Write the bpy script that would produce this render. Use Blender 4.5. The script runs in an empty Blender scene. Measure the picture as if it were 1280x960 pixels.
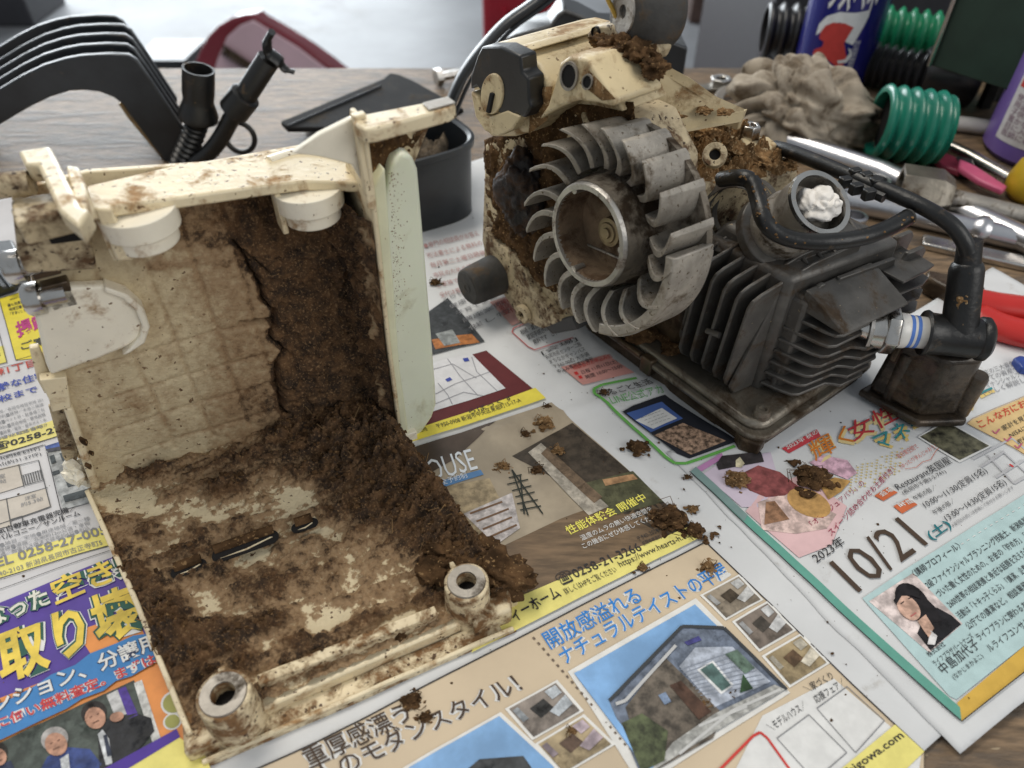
import bpy, bmesh, math, random
import numpy as np
from mathutils import Vector, Matrix
from mathutils.geometry import tessellate_polygon

random.seed(7)
scene = bpy.context.scene
COL = scene.collection
CM = 0.01                      # all numbers below are centimetres

# ------------------------------------------------------------------ camera
FPX, TH, CAMH = 940.0, math.radians(43.5), 28.0
cam_data = bpy.data.cameras.new('camera')
cam = bpy.data.objects.new('camera', cam_data)
COL.objects.link(cam)
cam.location = (0, 0, CAMH * CM)
cam.rotation_euler = (math.pi / 2 - TH, 0, 0)
cam_data.sensor_width = 36.0
cam_data.lens = FPX / 1280 * 36.0
cam_data.clip_start = 0.02
cam_data.clip_end = 60
cam_data.dof.use_dof = True
cam_data.dof.focus_distance = 0.345
cam_data.dof.aperture_fstop = 9.0
scene.camera = cam

# ------------------------------------------------------------------ light: a garage with its wide door open behind and to the left
world = bpy.data.worlds.new('World')
scene.world = world
world.use_nodes = True
world.node_tree.nodes['Background'].inputs['Color'].default_value = (0.86, 0.93, 1.0, 1)
world.node_tree.nodes['Background'].inputs['Strength'].default_value = 0.34

def area(name, loc, target, sx, sy, power, col):
    l = bpy.data.lights.new(name, 'AREA')
    l.shape = 'RECTANGLE'; l.size = sx; l.size_y = sy; l.energy = power; l.color = col
    o = bpy.data.objects.new(name, l); COL.objects.link(o)
    o.location = loc
    o.rotation_euler = (Vector(target) - Vector(loc)).to_track_quat('-Z', 'Y').to_euler()
    return o
area('garage_door_daylight', (-2.1, 4.6, 0.75), (-0.9, 0.0, 0.3), 3.4, 2.3, 175, (0.90, 0.96, 1.0))
area('ceiling_lamp', (-0.5, 0.75, 1.75), (0.0, 0.3, 0.0), 1.3, 0.5, 17, (1.0, 0.93, 0.82))
area('front_right_fill', (1.6, -0.9, 1.3), (0.05, 0.3, 0.05), 1.4, 1.2, 15, (1.0, 0.97, 0.92))  # added fill from the camera side, not a known window

scene.view_settings.view_transform = 'Standard'
scene.view_settings.look = 'None'
scene.view_settings.exposure = 0.26
scene.view_settings.gamma = 1.0
scene.view_settings.use_curve_mapping = False
scene.cycles.max_bounces = 6
scene.cycles.diffuse_bounces = 3
scene.cycles.glossy_bounces = 3
scene.cycles.transmission_bounces = 4
scene.cycles.caustics_reflective = False
scene.cycles.caustics_refractive = False

# ------------------------------------------------------------------ pixels of the photograph to points of the place
CT, ST = math.cos(TH), math.sin(TH)
CAM = np.array([0, 0, CAMH])
def ray(x, y):
    u = (x - 640) / FPX; v = (y - 480) / FPX
    return np.array([u, CT - v * ST, -ST - v * CT])
def P(x, y, z=0.0):                               # on the level z
    d = ray(x, y); return CAM + d * ((z - CAMH) / d[2])
def PP(x, y, pt, n):                              # on a plane
    d = ray(x, y); n = np.asarray(n, float)
    return CAM + d * (n @ (np.asarray(pt, float) - CAM) / (n @ d))
def proj(q):                                      # points to pixels (where on a surface a stain lies)
    q = np.asarray(q, float) - CAM
    w = q[..., 1] * CT - q[..., 2] * ST
    return 640 + FPX * q[..., 0] / w, 480 - FPX * (q[..., 1] * ST + q[..., 2] * CT) / w
def PY(x, y, Y): return PP(x, y, (0, Y, 0), (0, 1, 0))
def unit(v):
    v = np.asarray(v, float); return v / np.linalg.norm(v)
ZUP = np.array([0, 0, 1.0])
class Frame:
    def __init__(s, o, azdeg):
        a = math.radians(azdeg)
        s.o = np.asarray(o, float)
        s.A = np.array([math.sin(a), math.cos(a), 0]); s.B = np.array([math.cos(a), -math.sin(a), 0])
    def __call__(s, a, b, z): return s.o + s.A * a + s.B * b + ZUP * z
    def vec(s, a, b, z): return s.A * a + s.B * b + ZUP * z
    def loc(s, p):
        q = np.asarray(p) - s.o; return np.array([q @ s.A, q @ s.B, q[2]])
    def px(s, x, y, a=None, b=None, z=None):      # pixel on a plane of the frame, world point
        if a is not None: return PP(x, y, s.o + s.A * a, s.A)
        if b is not None: return PP(x, y, s.o + s.B * b, s.B)
        return P(x, y, s.o[2] + z)

# ------------------------------------------------------------------ noise (numpy)
_rs = np.random.RandomState(3)
_TAB = _rs.rand(4096)
def _h(i, j, k, seed):
    return _TAB[(i * 73856093 ^ j * 19349663 ^ k * 83492791 ^ seed * 2654435) & 4095]
def vnoise(x, y, z=0.0, seed=0):
    x, y, z = np.broadcast_arrays(np.asarray(x, float), np.asarray(y, float), np.asarray(z, float))
    i, j, k = (np.floor(t).astype(np.int64) for t in (x, y, z))
    fx, fy, fz = x - i, y - j, z - k
    fx, fy, fz = (t * t * (3 - 2 * t) for t in (fx, fy, fz))
    r = 0
    for a in (0, 1):
        for b in (0, 1):
            for c in (0, 1):
                w = (fx if a else 1 - fx) * (fy if b else 1 - fy) * (fz if c else 1 - fz)
                r = r + w * _h(i + a, j + b, k + c, seed)
    return r * 2 - 1
def fbm(x, y, z=0.0, octs=4, seed=0, gain=0.5):
    r = 0; amp = 1; f = 1; x = np.asarray(x, float); y = np.asarray(y, float); z = np.asarray(z, float)
    for o in range(octs):
        r = r + amp * vnoise(x * f, y * f, z * f, seed + o * 17); amp *= gain; f *= 2.03
    return r

# ------------------------------------------------------------------ materials
_M = {}
def _new(name):
    m = bpy.data.materials.new(name); m.use_nodes = True
    nt = m.node_tree; b = nt.nodes['Principled BSDF']
    return m, nt, b
def _noise(nt, co, scale, detail=4, rough=0.55, dist=0.0):
    n = nt.nodes.new('ShaderNodeTexNoise'); n.inputs['Scale'].default_value = scale
    n.inputs['Detail'].default_value = detail; n.inputs['Roughness'].default_value = rough; n.inputs['Distortion'].default_value = dist
    nt.links.new(co, n.inputs['Vector']); return n.outputs['Fac']
def _range(nt, v, lo, hi, a=0.0, b=1.0):
    n = nt.nodes.new('ShaderNodeMapRange'); n.interpolation_type = 'SMOOTHSTEP'
    for i, t in zip((1, 2, 3, 4), (lo, hi, a, b)): n.inputs[i].default_value = t
    nt.links.new(v, n.inputs[0]); return n.outputs[0]
def _mix(nt, f, a, b):
    n = nt.nodes.new('ShaderNodeMix'); n.data_type = 'RGBA'
    for s, v in ((0, f), (6, a), (7, b)):
        if hasattr(v, 'links') or isinstance(v, bpy.types.NodeSocket): nt.links.new(v, n.inputs[s])
        elif s == 0: n.inputs[0].default_value = v
        else: n.inputs[s].default_value = (*v, 1)
    return n.outputs[2]
def _math(nt, op, a, b):
    n = nt.nodes.new('ShaderNodeMath'); n.operation = op
    for i, v in enumerate((a, b)):
        if isinstance(v, bpy.types.NodeSocket): nt.links.new(v, n.inputs[i])
        else: n.inputs[i].default_value = v
    return n.outputs[0]
def mat(name, col, rough=0.5, metal=0.0, var=0.2, vs=90, dirt=None, speck=None, bump=None, stretch=None, spec=0.5, sss=None, coat=0, mud=False, rmix=True):
    """dirt = (colour, amount 0..1, scale); speck the same, finer; bump = (strength, scale); mud: attribute 'mud' drives caked soil"""
    if name in _M: return _M[name]
    m, nt, b = _new(name); L = nt.links.new
    tc = nt.nodes.new('ShaderNodeTexCoord'); co = tc.outputs['Object']
    if stretch:
        mp = nt.nodes.new('ShaderNodeMapping'); L(co, mp.inputs['Vector'])
        mp.inputs['Scale'].default_value = stretch[:3]
        if len(stretch) > 3: mp.inputs['Rotation'].default_value = (0, 0, stretch[3])
        co = mp.outputs['Vector']
    c = tuple(col)
    f = _noise(nt, co, vs, 6, 0.6)
    out = _mix(nt, _range(nt, f, 0.3, 0.72), tuple(x * (1 - var) for x in c), tuple(min(1, x * (1 + var)) for x in c))
    rsock = None; hsock = None
    if dirt:
        dn = _noise(nt, co, dirt[2], 9, 0.68, 0.3)
        t = 1 - dirt[1]
        dm = _range(nt, dn, 0.28 + 0.44 * t - 0.07, 0.28 + 0.44 * t + 0.12)
        dcol = _mix(nt, _noise(nt, co, dirt[2] * 6, 5), tuple(x * 0.5 for x in dirt[0]), tuple(x * 1.5 for x in dirt[0]))
        out = _mix(nt, dm, out, dcol); hsock = dm
        if rmix: rsock = _range(nt, dm, 0, 1, rough, max(rough, 0.88))
    if speck:
        sn = _noise(nt, co, speck[2], 3, 0.5)
        t = 1 - speck[1]
        sm = _range(nt, sn, 0.45 + 0.35 * t, 0.45 + 0.35 * t + 0.03)
        out = _mix(nt, sm, out, speck[0])
    if mud:
        at = nt.nodes.new('ShaderNodeAttribute'); at.attribute_name = 'mud'
        v = _math(nt, 'ADD', at.outputs['Fac'], _math(nt, 'MULTIPLY', _math(nt, 'SUBTRACT', _noise(nt, co, 420, 8, 0.72), 0.5), 0.95 if mud == 'sharp' else 0.62))
        st = _mix(nt, _noise(nt, co, 260, 5), (0.25, 0.145, 0.070), (0.46, 0.32, 0.18))
        out = _mix(nt, _range(nt, v, *((-0.10, 0.06) if mud == 'sharp' else (-0.32, 0.20))), out, st)
        m1 = _mix(nt, _range(nt, _noise(nt, co, 130, 7, 0.65), 0.36, 0.66), (0.034, 0.019, 0.010), (0.150, 0.078, 0.033))
        m2 = _mix(nt, _range(nt, _noise(nt, co, 900, 4, 0.6), 0.53, 0.68), m1, (0.27, 0.16, 0.075))
        out = _mix(nt, _range(nt, v, 0.14, 0.42), out, m2)
        rsock = _range(nt, v, 0.0, 0.35, rough, 0.93)
        hsock = _math(nt, 'MULTIPLY', v, 1.0)
    L(out, b.inputs['Base Color'])
    b.inputs['Roughness'].default_value = rough
    if rsock: L(rsock, b.inputs['Roughness'])
    b.inputs['Metallic'].default_value = metal
    b.inputs['Specular IOR Level'].default_value = spec
    if coat: b.inputs['Coat Weight'].default_value = coat
    if sss:
        b.inputs['Subsurface Weight'].default_value = sss; b.inputs['Subsurface Radius'].default_value = (0.004, 0.005, 0.003)
        b.inputs['Subsurface Scale'].default_value = 1.0
    if bump or hsock:
        bs, bsc = bump or (0.15, 500)
        h = _noise(nt, co, bsc, 6, 0.62)
        if hsock:
            h = _math(nt, 'ADD', _math(nt, 'MULTIPLY', h, 0.6), _math(nt, 'MULTIPLY', hsock, 0.5))
            if mud: h = _math(nt, 'ADD', h, _math(nt, 'MULTIPLY', _noise(nt, co, 1400, 4, 0.7), 0.35))
        bn = nt.nodes.new('ShaderNodeBump'); bn.inputs['Strength'].default_value = bs; bn.inputs['Distance'].default_value = 0.0012
        L(h, bn.inputs['Height']); L(bn.outputs['Normal'], b.inputs['Normal'])
    _M[name] = m
    return m
def ink(col, rough=0.62):
    k = 'ink_%02x%02x%02x' % tuple(int(min(1, c) * 255) for c in col)
    return mat(k, col, rough, var=0.07, vs=160, spec=0.25, bump=(0.05, 700))

# ------------------------------------------------------------------ mesh collector
class MB:
    def __init__(s): s.v = []; s.f = []; s.att = None
    def add(s, vs, fs):
        n = len(s.v); s.v.extend([tuple(map(float, p)) for p in vs]); s.f.extend([tuple(i + n for i in q) for q in fs]); return s
    def box(s, o, x, y, z):
        o, x, y, z = (np.asarray(t, float) for t in (o, x, y, z))
        vs = [o, o + x, o + x + y, o + y, o + z, o + x + z, o + x + y + z, o + y + z]
        fs = [(0, 3, 2, 1), (4, 5, 6, 7), (0, 1, 5, 4), (1, 2, 6, 5), (2, 3, 7, 6), (3, 0, 4, 7)]
        if np.dot(np.cross(x, y), z) < 0: fs = [q[::-1] for q in fs]
        return s.add(vs, fs)
    def prism(s, poly, ext, taper=None):
        poly = [np.asarray(p, float) for p in poly]; ext = np.asarray(ext, float); n = len(poly)
        nrm = sum((np.cross(poly[i] - poly[0], poly[(i + 1) % n] - poly[0]) for i in range(n)), np.zeros(3))
        if np.dot(nrm, ext) > 0: poly = poly[::-1]
        top = [p + ext for p in poly]
        if taper:
            c = sum(top) / n; top = [c + (p - c) * taper for p in top]
        return s.add(poly + top, [tuple(range(n)), tuple(range(2 * n - 1, n - 1, -1))] + [(i, i + n, (i + 1) % n + n, (i + 1) % n) for i in range(n)])
    def tube(s, path, r, n=12, caps=True, closed=False, sq=None):
        path = [np.asarray(p, float) for p in path]; m = len(path)
        rr = r if hasattr(r, '__len__') else [r] * m
        ts = []
        for i in range(m):
            a = path[(i - 1) % m] if closed else path[max(i - 1, 0)]; b = path[(i + 1) % m] if closed else path[min(i + 1, m - 1)]
            ts.append(unit(b - a))
        u = np.cross(ts[0], ZUP if abs(ts[0][2]) < 0.9 else np.array([1.0, 0, 0])); u = unit(u)
        vs = []
        for i in range(m):
            u = unit(u - ts[i] * (u @ ts[i])); w = np.cross(ts[i], u)
            for k in range(n):
                t = 2 * math.pi * k / n
                vs.append(path[i] + rr[i] * (u * math.cos(t) + w * math.sin(t) * (sq or 1)))
        fs = []
        for i in range(m if closed else m - 1):
            j = (i + 1) % m
            for k in range(n): fs.append((i * n + k, i * n + (k + 1) % n, j * n + (k + 1) % n, j * n + k))
        if caps and not closed: fs += [tuple(range(n - 1, -1, -1)), tuple(range((m - 1) * n, m * n))]
        return s.add(vs, fs)
    def lathe(s, prof, o, axis, n=32, up=None, a0=0, a1=2 * math.pi, cap=True):
        """prof: (radius, height along axis) from start to end; outline runs so that faces look outwards"""
        o = np.asarray(o, float); ax = unit(axis)
        u = np.cross(ax, ZUP if up is None and abs(ax[2]) < 0.9 else (np.array([1.0, 0, 0]) if up is None else up)); u = unit(u); w = np.cross(ax, u)
        full = abs(a1 - a0 - 2 * math.pi) < 1e-6; k2 = n if full else n + 1
        vs = [o + ax * h + r * (u * math.cos(a0 + (a1 - a0) * k / n) + w * math.sin(a0 + (a1 - a0) * k / n)) for r, h in prof for k in range(k2)]
        fs = []
        for i in range(len(prof) - 1):
            for k in range(n):
                k1 = (k + 1) % k2; fs.append((i * k2 + k, i * k2 + k1, (i + 1) * k2 + k1, (i + 1) * k2 + k))
        if full and cap and len(prof) > 2:
            if prof[0][0] > 1e-6: fs.append(tuple(range(n - 1, -1, -1)))
            if prof[-1][0] > 1e-6: fs.append(tuple(range((len(prof) - 1) * k2, (len(prof) - 1) * k2 + n)))
        return s.add(vs, fs)
    def ring(s, prof, o, axis, n=40, **k):       # closed profile (a ring, no caps)
        k0 = len(s.f); s.lathe(list(prof) + [prof[0]], o, axis, n, **k)
        drop = [q for q in s.f[k0:] if len(q) <= 4]; s.f[k0:] = drop; return s
    def grid(s, G):
        m, n = G.shape[:2]
        return s.add(G.reshape(-1, 3), [(i * n + j, i * n + j + 1, (i + 1) * n + j + 1, (i + 1) * n + j) for i in range(m - 1) for j in range(n - 1)])
    def blob(s, c, r, sub=3, amp=0.3, fr=1.0, seed=0, fine=0.0):
        bm = bmesh.new(); bmesh.ops.create_icosphere(bm, subdivisions=sub, radius=1.0)
        V = np.array([v.co[:] for v in bm.verts]); F = [tuple(v.index for v in q.verts) for q in bm.faces]; bm.free()
        d = 1 + amp * fbm(V[:, 0] * fr + seed * 3.1, V[:, 1] * fr, V[:, 2] * fr + seed, 4, seed, 0.62)
        if fine: d = d + fine * vnoise(V[:, 0] * fr * 9, V[:, 1] * fr * 9, V[:, 2] * fr * 9, seed + 5)
        return s.add(np.asarray(c) + V * d[:, None] * np.asarray(r), F)
    def build(s, name, m, parent=None, bevel=0.0, smooth=40, seg=2, label=None, mud=None, kind=None, base=None):
        ref = np.zeros(3) if base is None else np.asarray(base, float)
        if parent is not None:
            q = parent; ref = np.zeros(3)
            while q is not None: ref = ref + np.array(q.location) / CM; q = q.parent
        me = bpy.data.meshes.new(name)
        V = (np.array(s.v) - ref) * CM
        me.from_pydata(V.tolist(), [], s.f); me.update()
        me.materials.append(m)
        if smooth:
            me.polygons.foreach_set('use_smooth', [True] * len(me.polygons)); me.set_sharp_from_angle(angle=math.radians(smooth))
        if mud is not None:
            a = me.attributes.new('mud', 'FLOAT', 'POINT'); a.data.foreach_set('value', np.asarray(mud, dtype=np.float32).ravel())
        o = bpy.data.objects.new(name, me); COL.objects.link(o)
        if parent is not None: o.parent = parent
        elif base is not None: o.location = ref * CM
        if bevel:
            b = o.modifiers.new('bevel', 'BEVEL'); b.width = bevel * CM; b.segments = seg; b.limit_method = 'ANGLE'; b.angle_limit = math.radians(32)
        if label: o['label'] = label
        if kind: o['kind'] = kind
        return o
def thing(name, label, cat, base, group=None):
    o = bpy.data.objects.new(name, None); COL.objects.link(o)
    o.empty_display_size = 0.01
    o.location = np.asarray(base, float) * CM
    o['label'] = label; o['category'] = cat
    if group: o['group'] = group
    return o
def tag(o, label, cat, group=None):
    o['label'] = label; o['category'] = cat
    if group: o['group'] = group
    return o
def spline(pts, n=8):                              # Catmull-Rom through points
    p = [np.asarray(q, float) for q in pts]; p = [2 * p[0] - p[1]] + p + [2 * p[-1] - p[-2]]
    out = []
    for i in range(1, len(p) - 2):
        for k in range(n):
            t = k / n
            out.append(0.5 * (2 * p[i] + (p[i + 1] - p[i - 1]) * t + (2 * p[i - 1] - 5 * p[i] + 4 * p[i + 1] - p[i + 2]) * t * t + (3 * p[i] - p[i - 1] - 3 * p[i + 1] + p[i + 2]) * t ** 3))
    out.append(p[-2]); return out
def hexprism(o, axis, r, h, rot=0.0):
    return [(r, 0), (r, h)]
# ------------------------------------------------------------------ the workbench, the floor below it
G = Frame(P(640, 480), 57)
M_wood = mat('worn_bench_wood', (0.20, 0.135, 0.08), 0.5, var=0.45, vs=60, stretch=(1, 4.5, 1, 0.25), dirt=((0.10, 0.078, 0.06), 0.45, 14), speck=((0.36, 0.28, 0.18), 0.30, 130), bump=(0.6, 110), spec=0.5, rmix=False)
mb = MB(); mb.box((-160, -40, -4.2), (330, 0, 0), (0, 114.5, 0), (0, 0, 4.2))
bench = mb.build('workbench_top', M_wood, bevel=0.5); bench['kind'] = 'structure'
for x, y in ((-150, -30), (150, -30), (-150, 62), (150, 62)): MB().box((x, y, -75.1), (9, 0, 0), (0, 9, 0), (0, 0, 71.1)).build('leg', M_wood, bench)
M_floor = mat('concrete_floor', (0.22, 0.225, 0.235), 0.50, var=0.22, vs=1.8, dirt=((0.13, 0.125, 0.125), 0.36, 1.6), bump=(0.25, 22), spec=0.4, rmix=False)
mb = MB(); mb.box((-900, -300, -79), (1800, 0, 0), (0, 1200, 0), (0, 0, 4))
fl = mb.build('garage_floor', M_floor); fl['kind'] = 'structure'

# ------------------------------------------------------------------ newspaper: three overlapping sheets and everything printed on them
def wave(x, y):
    x, y = np.asarray(x, float), np.asarray(y, float)
    w = 0.12 * fbm(x * 0.16, y * 0.16, 0.0, 2, 5) + 0.018 * fbm(x * 0.55, y * 0.55, 0.0, 2, 15) + 0.035 * np.exp(-(vnoise(x * 0.22 + 3, y * 0.22, 0, 25) * 6) ** 2)
    # creases
    for (p, q, amp, wd) in CREASE:
        d = (q - p)[:2]; L = np.linalg.norm(d); d = d / L
        rx, ry = np.asarray(x) - p[0], np.asarray(y) - p[1]
        t = rx * d[0] + ry * d[1]; s = rx * -d[1] + ry * d[0] + 0.12 * vnoise(t * 0.7, 0 * t, 0, 3)
        w = w + amp * np.exp(-np.abs(s) / wd) * np.clip((t + 1) / 2, 0, 1) * np.clip((L + 1 - t) / 2, 0, 1)
    return w + 0.30
CREASE = [(P(615, 425), P(772, 525), 0.10, 0.5), (P(600, 545), P(905, 470), 0.22, 0.35), (P(905, 640), P(1190, 940), -0.06, 0.8)]
LAY = 0.016
def drape(pts, lay):
    pts = np.asarray(pts, float).copy(); pts[..., 2] = wave(pts[..., 0], pts[..., 1]) + lay * LAY; return pts
M_paper = mat('newsprint_paper', (0.66, 0.67, 0.68), 0.6, var=0.05, vs=30, spec=0.3, dirt=((0.36, 0.33, 0.29), 0.15, 40), bump=(0.10, 160))
M_paperL = mat('flyer_paper', (0.58, 0.57, 0.58), 0.6, var=0.05, vs=30, spec=0.3, bump=(0.08, 160))
def sheet(name, label, corners, lay, m):
    c = [np.asarray(q, float) for q in corners]
    n = int(np.linalg.norm(c[1] - c[0]) / 0.32) + 2; k = int(np.linalg.norm(c[3] - c[0]) / 0.32) + 2
    u, v = np.meshgrid(np.linspace(0, 1, n), np.linspace(0, 1, k))
    u = u[..., None]; v = v[..., None]
    Gd = (c[0] * (1 - u) + c[1] * u) * (1 - v) + (c[3] * (1 - u) + c[2] * u) * v
    e = 0.06 * fbm(Gd[..., 0] * 0.5, Gd[..., 1] * 0.5, 0, 3, 9)
    Gd[..., 0] += e; Gd[..., 1] += e
    Gd = drape(Gd, lay)
    mb = MB(); mb.grid(Gd); mb.f = [q[::-1] for q in mb.f]
    t = thing(name, label, 'newspaper', c[0]); t.location.z = 0
    o = mb.build('paper', m, t, smooth=60)
    sd = o.modifiers.new('thickness', 'SOLIDIFY'); sd.thickness = 0.00008; sd.offset = -1
    return t
sheetC = sheet('newspaper_sheet', 'newspaper page of house advertisements lying between the housing and the engine',
               [G(-21, -22.5, 0), G(17.5, -22.5, 0), G(17.5, 24, 0), G(-21, 24, 0)], 0, M_paper)
rl0, rl1 = P(858, 600), P(1166, 915)
rA = unit(P(1280, 841) - P(1196, 907)); rB = unit(rl1 - rl0)
q0 = rl0 - rB * 1.6
sheetR = sheet('newspaper_sheet', 'newspaper page with a green framed seminar notice under the muffler', [q0, q0 + rA * 28 - rB * 2.0, rl1 + rB * 1.0 + rA * 28, rl1 + rB * 1.0], 3, M_paper)
sheetL = sheet('newspaper_sheet', 'flyer with a purple and yellow headline under the left edge of the muddy housing',
               [G(-43, -36, 0), G(-19.5, -36, 0), G(-19.5, 12, 0), G(-43, 12, 0)], 3, M_paperL)

def fan(poly, parent, name, m, lay, mx=0.5):
    """flat print: polygon of ground points, cut small so that it follows the paper"""
    bm = bmesh.new()
    vs = [bm.verts.new((p[0], p[1], 0)) for p in poly]
    f = bm.faces.new(vs)
    bmesh.ops.triangulate(bm, faces=[f])
    for _ in range(5):
        es = [e for e in bm.edges if e.calc_length() > mx]
        if not es: break
        bmesh.ops.subdivide_edges(bm, edges=es, cuts=1, use_grid_fill=False)
        bmesh.ops.triangulate(bm, faces=bm.faces[:])
    bm.normal_update()
    if sum(q.normal.z for q in bm.faces) < 0: bmesh.ops.reverse_faces(bm, faces=bm.faces[:])
    V = np.array([v.co[:] for v in bm.verts]); bm.verts.index_update()
    mb = MB(); mb.add(drape(V, lay), [tuple(v.index for v in q.verts) for q in bm.faces]); bm.free()
    return mb.build(name, m, parent, smooth=60)
def pr(parent, px, col, lay=5, name='printed_panel', mx=0.5):
    if not isinstance(col, bpy.types.Material):
        col = mat('photo_%02x%02x%02x' % tuple(int(min(1, c) * 255) for c in col), col, 0.55, var=0.42, vs=210, spec=0.3, dirt=(tuple(c * 0.55 for c in col), 0.34, 150)) if name == 'printed_photo' else ink(col)
    return fan([P(*q) for q in px], parent, name, col, lay, mx)
def strokes(parent, lines, wcm, col, lay=6, name='printed_line'):
    mb = MB()
    for ln in lines:
        g = [P(*q) for q in ln]
        for a, b in zip(g[:-1], g[1:]):
            d = b - a; L = np.linalg.norm(d)
            if L < 1e-6: continue
            n = np.array([-d[1], d[0], 0]) / L * wcm / 2
            k = max(1, int(L / 0.5))
            for i in range(k):
                p, q = a + d * i / k, a + d * (i + 1) / k
                mb.add(drape([p - n, q - n, q + n, p + n], lay), [(0, 1, 2, 3)])
    return mb.build(name, ink(col), parent, smooth=0)
_fontcache = {}
def glyphs(body, off, spacing=1.0):
    k = (body, off, spacing)
    if k not in _fontcache:
        cu = bpy.data.curves.new('t', 'FONT'); cu.body = body; cu.offset = off; cu.resolution_u = 2; cu.space_character = spacing
        o = bpy.data.objects.new('t', cu); COL.objects.link(o)
        me = bpy.data.meshes.new_from_object(o.evaluated_get(bpy.context.evaluated_depsgraph_get()))
        V = np.array([v.co[:] for v in me.vertices]) if len(me.vertices) else np.zeros((1, 3))
        F = [tuple(p.vertices) for p in me.polygons]
        bpy.data.objects.remove(o); bpy.data.curves.remove(cu); bpy.data.meshes.remove(me)
        _fontcache[k] = (V, F)
    return _fontcache[k]
def tx(parent, body, p0, p1, up, col, lay=7, off=0.0, name='printed_text'):
    """text whose baseline runs from pixel p0 to p1; up = pixel offset from the foot to the head of its first letter"""
    V, F = glyphs(body, off)
    a, b, c = P(*p0), P(*p1), P(p0[0] + up[0], p0[1] + up[1])
    x0, x1 = V[:, 0].min(), V[:, 0].max(); h = max(V[:, 1].max(), 0.3)
    y0 = min(V[:, 1].min(), 0)
    X = a[None] + ((V[:, 0] - x0) / (x1 - x0))[:, None] * (b - a) + ((V[:, 1] - y0 * 0.6) / (h - y0 * 0.6))[:, None] * (c - a)
    mb = MB(); mb.add(drape(X, lay), F)
    nz = (b - a)[0] * (c - a)[1] - (b - a)[1] * (c - a)[0]
    return mb.build(name, col if isinstance(col, bpy.types.Material) else ink(col), parent, smooth=0)
K = (0.035, 0.033, 0.035); GR = (0.22, 0.22, 0.23); YEL = (0.80, 0.68, 0.09); YL2 = (0.78, 0.70, 0.22); RED = (0.50, 0.055, 0.045); BLU = (0.03, 0.16, 0.50); WH = (0.72, 0.72, 0.71)
BLUE2 = (0.045, 0.07, 0.33); PUR = (0.085, 0.045, 0.30); ORG = (0.72, 0.27, 0.07); GRN = (0.035, 0.11, 0.085)
def rows(parent, p0, p1, up, step, n, bodies, col, lay=7, off=0.0):
    for i in range(n):
        a = (p0[0] + step[0] * i, p0[1] + step[1] * i); b = (p1[0] + step[0] * i, p1[1] + step[1] * i)
        tx(parent, bodies[i % len(bodies)], a, b, up, col, lay, off)

# ---- house advertisements (middle sheet)
S = sheetC
pr(S, [(530, 400), (560, 378), (606, 432), (535, 452)], (0.045, 0.05, 0.055), 5, 'printed_photo')
pr(S, [(540, 432), (590, 424), (600, 434), (545, 444)], (0.42, 0.16, 0.05), 6, 'printed_photo')
pr(S, [(545, 425), (566, 420), (576, 436), (556, 440)], (0.28, 0.30, 0.30), 7, 'printed_photo')
pr(S, [(520, 470), (608, 443), (668, 492), (505, 556)], (0.125, 0.025, 0.028), 5)
pr(S, [(535, 462), (590, 448), (632, 490), (540, 522), (520, 520)], (0.66, 0.66, 0.68), 6)
strokes(S, [[(540, 470), (566, 462), (596, 478)], [(560, 456), (575, 476), (598, 500)], [(545, 500), (570, 486), (612, 470)], [(545, 512), (580, 496), (604, 500)], [(590, 452), (596, 470), (622, 494)], [(548, 486), (560, 500), (566, 512)]], 0.05, (0.3, 0.3, 0.33), 7)
strokes(S, [[(582, 454), (584, 458)], [(560, 480), (563, 483)]], 0.3, BLUE2, 8)
pr(S, [(500, 552), (669, 490), (682, 503), (500, 566)], YEL, 8)
tx(S, '〒950-0908 新潟市中央区東堀町15-17-A', (548, 544), (652, 508), (-3, -6), K, 10)
tx(S, 'らぼっくす', (588, 524), (642, 505), (-3, -6), K, 10)
tx(S, 'HEARTS HOME', (510, 555), (536, 546), (-2, -4), K, 10)
M_ph1 = mat('print_room_floor', (0.16, 0.105, 0.06), 0.5, var=0.35, vs=60, stretch=(1, 6, 1, 0.4), spec=0.35)
M_ph2 = mat('print_room_wall', (0.36, 0.30, 0.22), 0.5, var=0.15, vs=50, spec=0.35)
M_ph3 = mat('print_room_dark', (0.075, 0.05, 0.035), 0.5, var=0.3, vs=50, spec=0.35)
pr(S, [(505, 571), (689, 508), (866, 668), (600, 800), (540, 660)], M_ph2, 5, 'printed_photo')
pr(S, [(505, 571), (620, 532), (590, 560), (570, 580), (520, 610)], M_ph3, 6, 'printed_photo')
pr(S, [(640, 576), (715, 534), (815, 622), (866, 668), (838, 680), (760, 640)], (0.055, 0.042, 0.030), 6, 'printed_photo')
pr(S, [(720, 612), (790, 596), (828, 634), (770, 650)], (0.085, 0.085, 0.045), 7, 'printed_photo')
pr(S, [(752, 606), (790, 600), (796, 606), (756, 614)], (0.38, 0.22, 0.11), 8, 'printed_photo')
pr(S, [(700, 656), (800, 618), (866, 668), (640, 780), (610, 700)], M_ph1, 6, 'printed_photo')
pr(S, [(660, 572), (676, 560), (760, 640), (735, 652)], (0.40, 0.36, 0.30), 8, 'printed_photo')
pr(S, [(676, 574), (684, 566), (752, 628), (742, 636)], (0.16, 0.11, 0.07), 9, 'printed_photo')
pr(S, [(546, 618), (612, 604), (640, 660), (600, 690)], (0.33, 0.26, 0.16), 6, 'printed_photo')
pr(S, [(580, 650), (640, 622), (650, 668), (620, 690)], (0.50, 0.46, 0.45), 7, 'printed_photo')
strokes(S, [[(588, 650), (628, 634)], [(596, 660), (636, 643)], [(604, 670), (640, 654)], [(612, 680), (646, 664)]], 0.10, (0.16, 0.09, 0.05), 8)
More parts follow.
